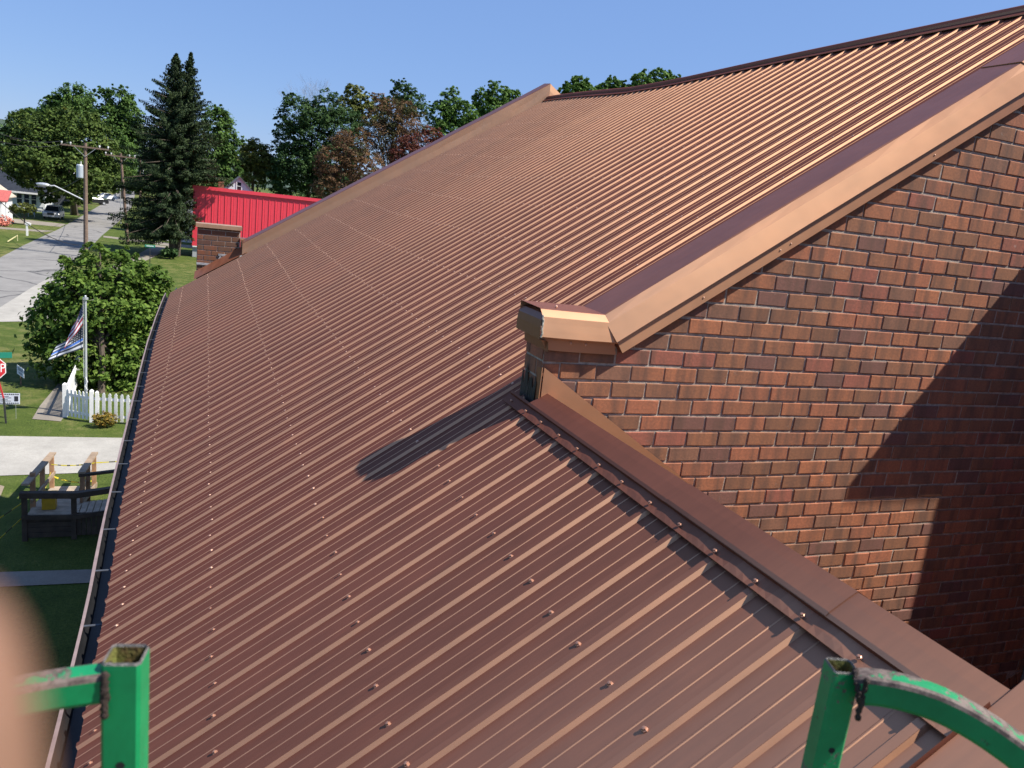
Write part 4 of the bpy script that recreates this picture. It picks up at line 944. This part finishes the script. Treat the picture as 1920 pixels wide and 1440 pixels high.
# mailbox-like white post, blue sign, bench, orange bush and tape across the road
q = gnd(51,442); o = thing('white_post', q, 'short white marker post with a slanted top on the roadside lawn', 'post'); mb = MB(); mb.box((q.x-.09,q.y-.09,GZ),(q.x+.09,q.y+.09,GZ+1.15)); mb.build('post', M['white'], o); mb = MB(); mb.obox((q.x+.1,q.y,GZ+1.25), (.26,0,-.06),(0,.12,0),(.03,0,.13)); mb.build('box', M['white'], o)
q = gnd(59,407); o = thing('blue_sign', q, 'pale blue lawn sign in front of the low white railings', 'sign'); mb = MB(); mb.box((q.x-.42,q.y-.03,GZ+.35),(q.x+.42,q.y,GZ+1.25)); mb.build('panel', simple('sign_blue', (.28,.42,.60), .5), o); mb = MB(); mb.box((q.x-.4,q.y,GZ),(q.x-.34,q.y+.05,GZ+1)); mb.box((q.x+.34,q.y,GZ),(q.x+.4,q.y+.05,GZ+1)); mb.build('stake', M['galv'], o)
q = gnd(60,402); o = thing('white_railing', q, 'low white rail fence behind the blue lawn sign', 'fence')
for dz in (.5, .95):
    mb = MB(); mb.box((q.x-2.6,q.y-.03,GZ+dz),(q.x+1.4,q.y+.03,GZ+dz+.18)); mb.build('rail', M['white'], o)
for x in (-2.6,-1.3,0,1.3):
    mb = MB(); mb.box((q.x+x,q.y-.05,GZ),(q.x+x+.1,q.y+.05,GZ+1.15)); mb.build('post', M['white'], o)
q = gnd(7,424); o = thing('flower_pot', q, 'clump of salmon orange flowers by the porch at the left edge', 'plant'); L_ = [(q.x,q.y,GZ+.7,.8,.7,.7)]; C, Nn = crown_points(L_, 500, .3, 14); leaves('foliage', C, Nn, .22, simple('salmon_petal', (.62,.20,.14), .6), o); mb = MB(); mb.tube([(q.x,q.y,GZ),(q.x,q.y,GZ+.4)], [.2,.28], 8); mb.build('pot', simple('clay', (.3,.12,.07), .8), o)
p, q = gnd(14,455), gnd(33,452); mb = MB(); a, b_ = Vector(p)+Vector((0,0,.1)), Vector(q)+Vector((0,0,.55)); mb.beam(a, b_, .02, .1); mb.beam(b_, q, .02, .06); tag(mb.build('caution_tape', simple('pale_tape', (.62,.56,.30), .6)), 'pale yellow tape stretched low over the roadside verge', 'tape')
q = gnd(315,448); o = thing('lawn_barrel', q, 'rust red barrel under the spruce by the white porch', 'barrel'); mb = MB(); mb.tube([(q.x,q.y,GZ),(q.x,q.y,GZ+.9)], .32, 12); mb.build('drum', simple('rust_red', (.16,.04,.03), .7), o); mb = MB(); mb.tube([(q.x,q.y,GZ+.88),(q.x,q.y,GZ+.93)], .34, 12); mb.build('rim', M['steel_dark'], o)

# ================================================================== picket fence
F0 = Vector((-4.12, 28.62, GZ)); F1 = Vector((-3.30, 28.05, GZ)); F2 = Vector((.2, 27.35, GZ)); FB = Vector((-4.30, 32.6, GZ))
fo = thing('picket_fence', F1, 'white picket fence round the flagpole and bush', 'fence')
def picket(c, ax, wd, hh, parent):
    ax = Vector(ax).normalized(); n = Vector((ax.y, -ax.x, 0)); mb = MB(); c = Vector(c) + n*.03; up = Vector((0,0,1))
    prof = [(-wd/2,.06),(wd/2,.06),(wd/2,hh-.13),(wd*.36,hh-.115),(wd/2,hh-.08),(wd*.30,hh-.03),(0,hh),(-wd*.30,hh-.03),(-wd/2,hh-.08),(-wd*.36,hh-.115),(-wd/2,hh-.13)]
    mb.prism([c + ax*a + up*h for a, h in prof], -n*.02); mb.build('picket', M['white'], parent)
def run(a, b_, step, wd, hh):
    d = (b_-a).normalized(); ln = (b_-a).length; n = int(ln/step)
    for k_ in range(n): picket(a + d*(step*(k_+.7)), d, wd, hh + rnd.uniform(-.012,.012), fo)
    for h in (.22, .80):
        mb = MB(); mb.beam(a + Vector((0,0,h)), b_ + Vector((0,0,h)), .03, .085); mb.build('rail', M['white'], fo)
run(F0, F1, .145, .085, 1.0); run(F1 + (F2-F1).normalized()*.06, F2, .185, .095, 1.02); run(FB, F0, .16, .085, 1.0)
for p, hh, wd in ((F0 + Vector((-.03,0,0)), 1.12, .13), (F1, 1.06, .12), (F2, 1.06, .1), (FB, 1.4, .12), (F1 + Vector((.16,-.03,0)), 1.02, .10)):
    mb = MB(); mb.box((p.x-wd/2,p.y-wd/2,GZ),(p.x+wd/2,p.y+wd/2,GZ+hh)); mb.add([(p.x-wd/2,p.y-wd/2,GZ+hh),(p.x+wd/2,p.y-wd/2,GZ+hh),(p.x+wd/2,p.y+wd/2,GZ+hh),(p.x-wd/2,p.y+wd/2,GZ+hh),(p.x,p.y,GZ+hh+.06)],[(0,1,4),(1,2,4),(2,3,4),(3,0,4)]); mb.build('post', M['white'], fo)
# ================================================================== flagpole and flags
px_, py_ = -3.575, 28.95; zt = -4.36
fp = thing('flagpole', (px_, py_, GZ), 'pale metal flagpole standing behind the picket fence', 'flagpole'); mb = MB(); mb.tube([(px_,py_,GZ),(px_,py_,GZ+2),(px_,py_,zt)], [.045,.042,.034], 10); mb.build('pole', simple('aluminium', (.50,.52,.53), .4, .35, .08), fp)
mb = MB(); mb.tube([(px_,py_,zt-.03),(px_,py_,zt+.03)], .085, 12); mb.sphere((px_,py_,zt+.07), .04, 8, 6); mb.build('truck', M['galv'], fp); mb = MB(); mb.tube([(px_-.06,py_-.06,zt),(px_-.055,py_-.06,-7.0)], .006, 4); mb.build('halyard', M['white'], fp)
mb = MB(); mb.tube([(px_,py_-.05,-7.0),(px_+.06,py_-.08,-7.15),(px_-.02,py_-.09,-7.3),(px_+.05,py_-.06,-7.42),(px_,py_-.05,-7.6)], .014, 5); mb.build('rope_coil', M['white'], fp)
def flag(name, label, A, Bq, Cq, Dq, paint, mats, wav, seed):
    """A hoist top, Bq hoist bottom, Cq fly bottom, Dq fly top"""
    nu, nv = 38, 26; A, Bq, Cq, Dq = map(Vector, (A, Bq, Cq, Dq)); vs = []; fs = []; ms = []
    for j in range(nv+1):
        for i in range(nu+1):
            u_, v_ = i/nu, j/nv; p = A*(1-u_)*(1-v_) + Dq*u_*(1-v_) + Cq*u_*v_ + Bq*(1-u_)*v_
            p = p + Vector((.3, -1, .1))*wav*(math.sin(u_*9 + v_*4 + seed)*(.25+u_)) + Vector((0,0,-1))*.06*math.sin(math.pi*u_)*(1-v_)
            vs.append(p)
    for j in range(nv):
        for i in range(nu): fs.append((j*(nu+1)+i, j*(nu+1)+i+1, (j+1)*(nu+1)+i+1, (j+1)*(nu+1)+i)); ms.append(paint(i, j, nu, nv))
    me = bpy.data.meshes.new(name); me.from_pydata(vs, [], fs); [me.materials.append(m) for m in mats]; me.polygons.foreach_set('material_index', ms); me.polygons.foreach_set('use_smooth', [True]*len(fs)); me.update()
    o = link(name, me); sd = o.modifiers.new('thick', 'SOLIDIFY'); sd.thickness = .004; return tag(o, label, 'flag')
cred, cblu, cwht, cgry, cblk = simple('flag_red', (.27,.014,.035), .9), simple('flag_blue', (.020,.028,.085), .9), simple('flag_white', (.50,.52,.56), .9), simple('flag_grey', (.035,.042,.06), .9), simple('flag_bright_blue', (.05,.15,.50), .8)
def us(i, j, nu, nv):
    if i < 15 and j < 14: return 2 if (i % 3 == 1 and j % 3 == 1) else 1
    return 0 if (j//4) % 2 == 0 else 2
def line(i, j, nu, nv):
    if i < 15 and j < 14: return 2 if (i % 3 == 1 and j % 3 == 1) else 3
    if 14 <= j < 17: return 4
    return 3 if (j//3) % 2 == 0 else 2
flag('flag', 'tattered flag with red and white stripes and starred blue corner, upper on the pole', (px_-.05,py_,-4.45), (px_-.07,py_,-5.22), (-4.18,py_-.25,-6.02), (-3.93,py_+.2,-5.22), us, [cred,cblu,cwht,cgry,cblk], .055, .5)
flag('flag', 'frayed grey and white striped flag with one blue stripe, lower on the pole', (px_-.07,py_-.03,-5.25), (px_-.08,py_-.03,-6.03), (-4.68,py_-.1,-6.46), (-4.42,py_+.1,-5.98), line, [cred,cblu,cwht,cgry,cblk], .05, 2.0)

# ================================================================== wooden ramp
M['wood_new'] = simple('weathered_board', (.30,.215,.14), .85, 0, .3, 3, .3); M['wood_grey'] = simple('grey_deck_board', (.36,.285,.205), .9, 0, .3, 4, .4); M['wood_shade'] = simple('shade_toned_wood', (.060,.041,.027), .85, 0, .4, 5, .3); M['wood_post'] = simple('orange_pine', (.38,.21,.11), .8, 0, .3, 5)  # near rails and skirts: the building's shade put into a darker colour
ra = thing('wooden_ramp', (-3.0, 20, GZ), 'wooden access ramp with board deck and handrails beside the lawn', 'ramp')
def rz(y): return GZ + .05 + (22.0 - y)/(22.0-19.35)*.50 if y > 19.35 else GZ + .55
XL, XR2 = -3.48, -2.52
y = 22.0; 
while y > 18.85:
    mb = MB(); z = rz(y-.07); mb.obox((( XL+XR2)/2, y-.068, z - .02), ((XR2-XL)/2+.02+rnd.uniform(-.01,.01),0,0), (0,.064,-.0 if y < 19.4 else -.012), (0,0,.019)); mb.build('plank', M['wood_grey'], ra); y -= .14
x = XR2 + .03
while x < -.75:                                    # second leg climbs towards the building
    mb = MB(); f = (x-XR2)/1.8; mb.obox((x+.065, 19.2, GZ+.53+.22*f), (.062,0,.007), (0,.40,0), (0,0,.019)); mb.build('plank', M['wood_grey'], ra); x += .14
for (x, y, top, mt) in ((XL,21.85,-7.40,'wood_post'),(XL,20.6,-7.18,'wood_post'),(XL,19.45,-6.95,'wood_post'),(XR2,21.85,-7.40,'wood_post'),(XR2,20.7,-7.2,'wood_post'),(XR2,19.75,-7.05,'wood_post'),(XL-.05,18.8,-7.22,'wood_shade'),(XR2-.05,18.8,-7.25,'wood_shade'),(-1.6,18.8,-7.1,'wood_shade'),(-.75,18.8,-6.95,'wood_shade'),(-1.6,19.65,-7.1,'wood_shade')):
    mb = MB(); mb.box((x-.05,y-.05,GZ-.05),(x+.05,y+.05,top)); mb.build('post', M[mt], ra)
def rail(p, q, wd, ht, mt): mb = MB(); mb.beam(p, q, wd, ht); mb.build('handrail', M[mt], ra)
rail((XL,22.05,-7.36),(XL-.02,18.75,-6.98+.0),.15,.045,'wood_new'); rail((XR2,22.05,-7.36),(XR2,19.6,-7.03),.15,.045,'wood_new')
rail((XL+.05,21.95,-7.85),(XL+.05,19.0,-7.48),.04,.09,'wood_new'); rail((XR2-.05,21.95,-7.85),(XR2-.05,19.7,-7.5),.04,.09,'wood_new')
rail((XL-.12,18.72,-7.20),(XR2,18.72,-7.23),.15,.13,'wood_shade'); rail((XR2,18.72,-7.23),(-.6,18.72,-6.95),.15,.12,'wood_shade'); rail((XR2-.06,19.62,-7.10),(-.6,19.62,-6.85),.1,.06,'wood_shade')
rail((XL-.1,18.74,-7.74),(XR2,18.74,-7.76),.05,.10,'wood_shade'); rail((XR2,18.74,-7.76),(-.6,18.74,-7.5),.05,.10,'wood_shade')
rail((XR2+.04,22.0,-8.22),(XR2+.04,19.6,-7.72),.04,.12,'wood_new')
for k_ in range(4):
    mb = MB(); mb.box((XL-.08,18.77,GZ+.06+k_*.125),(XR2-.02,18.795,GZ+.175+k_*.125)); mb.build('skirt_board', M['wood_shade'], ra)
x = XR2
while x < -.7: mb = MB(); mb.box((x,18.775,GZ+.08),(x+.09,18.795,GZ+.62)); mb.build('skirt_board', M['wood_shade'], ra); x += .10
yb = thing('yellow_tote', (-3.12, 19.25, rz(19.25)), 'yellow box standing on the ramp landing behind the dark rail', 'box'); mb = MB(); mb.box((-3.26,19.15,GZ+.56),(-2.99,19.38,GZ+.90)); mb.build('tub', simple('yellow_plastic', (.55,.33,.015), .5), yb); mb = MB(); mb.box((-3.275,19.135,GZ+.90),(-2.975,19.395,GZ+.93)); mb.build('lid', simple('yellow_lid', (.58,.36,.02), .5), yb)
def tape(p, q, label, sag=.05, wd=.032):
    p, q = Vector(p), Vector(q); mb = MB(); n = 14; d = (q-p)
    for k_ in range(n):
        a = p + d*(k_/n) - Vector((0,0,sag*4*(k_/n)*(1-k_/n))); b_ = p + d*((k_+1)/n) - Vector((0,0,sag*4*((k_+1)/n)*(1-(k_+1)/n))); mb.beam(a, b_, .004, wd*(.6+.5*rnd.random()), mi=k_ % 3 == 2)
    return tag(mb.build('caution_tape', [simple('yellow_tape', (.72,.60,.05), .5), simple('black_print', (.10,.09,.04), .5)]), label, 'tape', 'caution tape round the ramp')
tape((XL,21.8,-7.58),(XR2+.02,21.8,-7.55), 'caution tape across the far end of the ramp'); tape((XR2+.05,21.8,-7.55),(-.4,22.2,-7.4), 'caution tape from the right rail towards the eave')
tape((XL-.02,21.8,-7.8),(XL-.04,19.5,-7.75), 'caution tape sagging along the left handrail', .2); tape((XL,21.85,-7.9),(XR2,22.3,-8.2), 'loose caution tape end drooping onto the grass', .12, .035)
tape((XL-.07,19.2,-7.5),(-5.2,16.9,GZ+.05), 'caution tape slanting down to the ground left of the ramp', .0, .032); tape((XL-.07,18.85,-7.75),(-4.6,15.8,GZ+.05), 'lower caution tape slanting to the ground near the walk', .0, .032)

# ================================================================== scaffold
def paint_worn(name, c, seed, more=0.0):
    m, nt, b = mat_new(name); v = coord(nt); f = noise(nt, v, 9+seed, 6, .72, .4); g = noise(nt, v, 55, 4, .7)
    geo = N(nt, 'ShaderNodeNewGeometry')
    k = mix(nt, .55, f, geo.outputs['Pointiness']); sx_ = N(nt, 'ShaderNodeSeparateXYZ'); nt.links.new(geo.outputs['Normal'], sx_.inputs[0])
    up_ = N(nt, 'ShaderNodeMath', operation='MULTIPLY_ADD'); up_.inputs[1].default_value = .10; nt.links.new(sx_.outputs[2], up_.inputs[0]); nt.links.new(mix(nt, .30, f, g), up_.inputs[2])   # tops are scuffed most
    e = ramp(nt, up_.outputs[0], [(.580 - more, (0,0,0)), (.605 - more, (1,1,1))])
    base = ramp(nt, f, [(.3, tuple(x*.72 for x in c)), (.6, c)])
    cc = mix(nt, e, base, mix(nt, ramp(nt, g, [(.4,(0,0,0)),(.6,(1,1,1))]), (.05,.032,.028), (.16,.12,.10)))
    cc = mix(nt, ramp(nt, g, [(.66,(0,0,0)),(.70,(.8,.8,.8))]), cc, (.02,.03,.02))
    nt.links.new(cc, b.inputs['Base Color']); nt.links.new(ramp(nt, e, [(0,(.46,.46,.46)),(1,(.8,.8,.8))]), b.inputs['Roughness'])
    inv = N(nt, 'ShaderNodeMath', operation='SUBTRACT'); inv.inputs[0].default_value = 1; nt.links.new(e, inv.inputs[1]); bump(nt, inv.outputs[0], .6, .0006, b); return m
M['green'] = paint_worn('green_enamel', (.006,.25,.085), 0); M['scuffed'] = paint_worn('scuffed_enamel', (.008,.24,.085), .5, .16); M['rim'] = simple('worn_steel_rim', (.16,.15,.14), .5, .4, .5, 70, .5); M['inside'] = simple('rusty_green_inside', (.11,.13,.03), .8, 0, .6, 30, .5, .3, (.10,.045,.02)); M['weld'] = simple('rusty_weld', (.055,.035,.028), .75, .3, .5, 60, .8)
def scaffold(top, ax, ay, label, arm_pts, tw, wth, ra):
    top = Vector(top); ax = Vector(ax).normalized(); ay = Vector(ay).normalized(); up = Vector((0,0,1)); o = thing('scaffold_frame', (top.x, top.y, GZ), label, 'scaffold', 'green scaffold frames')
    mb = MB(); h = tw/2; hi = h - wth; zb = GZ - top.z
    def ringp(r, z, ch): return [top + ax*a + ay*b_ + up*z for a, b_ in ((-r+ch,-r),(r-ch,-r),(r,-r+ch),(r,r-ch),(r-ch,r),(-r+ch,r),(-r,r-ch),(-r,-r+ch))]
    rings = [ringp(h, zb, .004), ringp(h, -.003, .004), ringp(h-.0015, 0, .004), ringp(hi+.001, 0, .003), ringp(hi, -.003, .003), ringp(hi, -.5, .003)]
    vs = [p for r in rings for p in r]
    for j in range(5): mb.add(vs if j == 0 else [], [tuple(q - (0 if j == 0 else len(mb.v)) for q in (j*8+i, j*8+(i+1)%8, (j+1)*8+(i+1)%8, (j+1)*8+i)) for i in range(8)], (0, 1, 1, 1, 2)[j])
    PO = mb.build('post', [M['green'], M['rim'], M['inside']], o)
    for z in (-.135, -.215):
        mb = MB(); c = top + up*z - ay*(h-.0008) + ax*.001; n = 12; R1, R2 = .0062, .0052
        mb.add([c + ax*R2*math.cos(2*math.pi*k/n) + up*R2*math.sin(2*math.pi*k/n) - ay*.0012 for k in range(n)], [tuple(range(n))]); mb.build('bolt_hole', M['dark_gap'], PO)
    mb = MB(); raw = [Vector(p) for p in arm_pts]; pts = []
    for q in range(len(raw)-1):                    # smooth the run of the bent bar
        a0, a1, a2, a3 = raw[max(0,q-1)], raw[q], raw[q+1], raw[min(len(raw)-1,q+2)]
        for t in (0, .25, .5, .75): pts.append(.5*((2*a1) + (a2-a0)*t + (2*a0-5*a1+4*a2-a3)*t*t + (3*a1-a0-3*a2+a3)*t**3))
    pts.append(raw[-1]); hw, hh, c = ra*.92, ra*1.0, ra*.34
    sec = [(-hw+c, hh), (0, hh*1.03), (hw-c, hh), (hw-c*.3, hh-c*.3), (hw, hh-c), (hw, -hh+c), (hw-c*.3, -hh+c*.3), (hw-c, -hh), (-hw+c, -hh), (-hw+c*.3, -hh+c*.3), (-hw, -hh+c), (-hw, hh-c), (-hw+c*.3, hh-c*.3)]
    nv = len(sec); vs = []
    for q, p in enumerate(pts):
        d = (pts[min(q+1, len(pts)-1)] - pts[max(q-1, 0)]).normalized(); s_ = d.cross(Vector((0,0,1))).normalized(); u2 = s_.cross(d)
        vs += [p + s_*a + u2*b_ for a, b_ in sec]
    mb.v = [tuple(p) for p in vs]
    for q in range(len(pts)-1):
        for k in range(nv):
            mb.f.append((q*nv+k, q*nv+(k+1)%nv, (q+1)*nv+(k+1)%nv, (q+1)*nv+k)); mb.m.append(1 if k in (2, 3, 11, 12) else 0)
    mb.build('arm', [M['green'], M['scuffed']], o)
    mb = MB(); p0 = pts[0]; d = (pts[1]-pts[0]).normalized(); s_ = d.cross(up).normalized(); u2 = s_.cross(d); nq = 48
    wp = [p0 + d*(.003 + .002*math.sin(k*2.1)) + (s_*math.cos(2*math.pi*k/nq) + u2*math.sin(2*math.pi*k/nq))*(ra+.0005) for k in range(nq+1)]
    mb.tube(wp, [.0040 + .0005*math.sin(k*1.9) for k in range(nq+1)], 8)
    g0 = p0 + d*.0 + up*(ra*1.25); gl = [g0 - up*(ra*3.1)*(k/14) + d*rnd.uniform(-.0012,.0012) - ay*(ra*.95) for k in range(15)]
    mb.tube(gl, [.0026 + .0024*abs(math.sin(k*1.3)) for k in range(15)], 8)
    mb.build('weld_bead', M['weld'], PO, True)
    e = pts[-1]; mb = MB(); mb.tube([e, (e.x, e.y, GZ)], .0185, 12); mb.build('outer_leg', M['green'], o, True)
    for z in (-1.2, -1.9, -3.4, -4.1, -5.6):
        mb = MB(); mb.tube([top + up*z, Vector((e.x, e.y, top.z+z))], .014, 10); mb.build('rung', M['green'], o, True)
    return o
def camp(u, v, dep): return ray(u, v)*dep
LT = camp(236, 1225, .93); RT = camp(1580, 1247, 1.22)
def arc(p, dirx, ln, drop, n=12): return [Vector(p) + Vector(dirx)*ln*(i/n) + Vector((0,0,-drop*(i/n)**2)) for i in range(n+1)]
scaffold(LT, (.98,-.2,0), (.2,.98,0), 'left scaffold frame, green tube with a worn curved top bar', [camp(u, v, d) for u, v, d in ((206,1278,.925),(150,1286,.915),(90,1295,.905),(20,1310,.89),(-80,1345,.87),(-220,1420,.85),(-330,1560,.83))], .0435, .003, .0190)
scaffold(RT, (.94,-.34,0), (.34,.94,0), 'right scaffold frame, green tube with an arched bar running off the frame', [camp(u, v, d) for u, v, d in ((1606,1287,1.20),(1640,1288,1.19),(1690,1297,1.18),(1750,1316,1.17),(1810,1345,1.16),(1870,1383,1.15),(1930,1430,1.14),(2000,1510,1.13),(2040,1640,1.12))], .0425, .003, .0228)
# ================================================================== the photographer's hand at the lens edge
hd = tag(bpy.data.objects.new('hand', None), 'blurred fingertip of the photographer at the lower left lens edge', 'hand'); col.objects.link(hd)
def skin_mat():
    m, nt, b = mat_new('skin'); v = coord(nt); f = noise(nt, v, 120, 4, .6)
    nt.links.new(ramp(nt, f, [(.3, (.18,.100,.066)), (.7, (.225,.125,.084))]), b.inputs['Base Color']); b.inputs['Roughness'].default_value = .5
    b.inputs['Subsurface Weight'].default_value = .04; b.inputs['Specular IOR Level'].default_value = .2; b.inputs['Subsurface Radius'].default_value = (.01,.004,.002); b.inputs['Subsurface Scale'].default_value = .3; return m
M['skin'] = skin_mat()
bm = bmesh.new(); radii = []; HS = Vector((-.0061, -.0040, 0))
def V(p, r): radii.append(r); return bm.verts.new(Vector(p) + HS)
# camera axes in metres: x right, y up, z towards the viewer
palm = V((-.055,-.085,-.028), .022); wrist = V((-.060,-.140,-.012), .026); fore = V((-.066,-.25,.02), .034); bm.edges.new((palm, wrist)); bm.edges.new((wrist, fore))
fingers = [((-.0395,-.060,-.036),(-.0300,-.029,-.0465),(-.0314,-.017,-.0485),(-.0343,-.0076,-.0500)), ((-.060,-.052,-.034),(-.058,-.018,-.040),(-.057,.006,-.046),(-.056,.022,-.052)),
           ((-.073,-.056,-.032),(-.074,-.022,-.036),(-.073,.0,-.042),(-.072,.014,-.048)), ((-.085,-.064,-.028),(-.089,-.036,-.030),(-.089,-.019,-.036),(-.088,-.008,-.041))]
for fi, f in enumerate(fingers):
    prev = palm
    for k_, p in enumerate(f):
        v_ = V(p, (.0098,.0088,.0082,.0072)[k_]*(1.0,1.0,.96,.84)[fi]); bm.edges.new((prev, v_)); prev = v_
prev = palm
for p, r in (((-.036,-.118,-.024),.013),((-.024,-.122,-.034),.0105),((-.014,-.120,-.046),.0085)):
    v_ = V(p, r); bm.edges.new((prev, v_)); prev = v_
me = bpy.data.meshes.new('fingers'); bm.to_mesh(me); bm.free(); hm = link('fingers', me, hd, CM.copy())
me.materials.append(M['skin'])
sk = hm.modifiers.new('skin', 'SKIN'); sk.use_smooth_shade = True
for i, r in enumerate(radii): me.skin_vertices[0].data[i].radius = (r, r)
me.skin_vertices[0].data[0].use_root = True
ss_ = hm.modifiers.new('sub', 'SUBSURF'); ss_.levels = 2; ss_.render_levels = 2
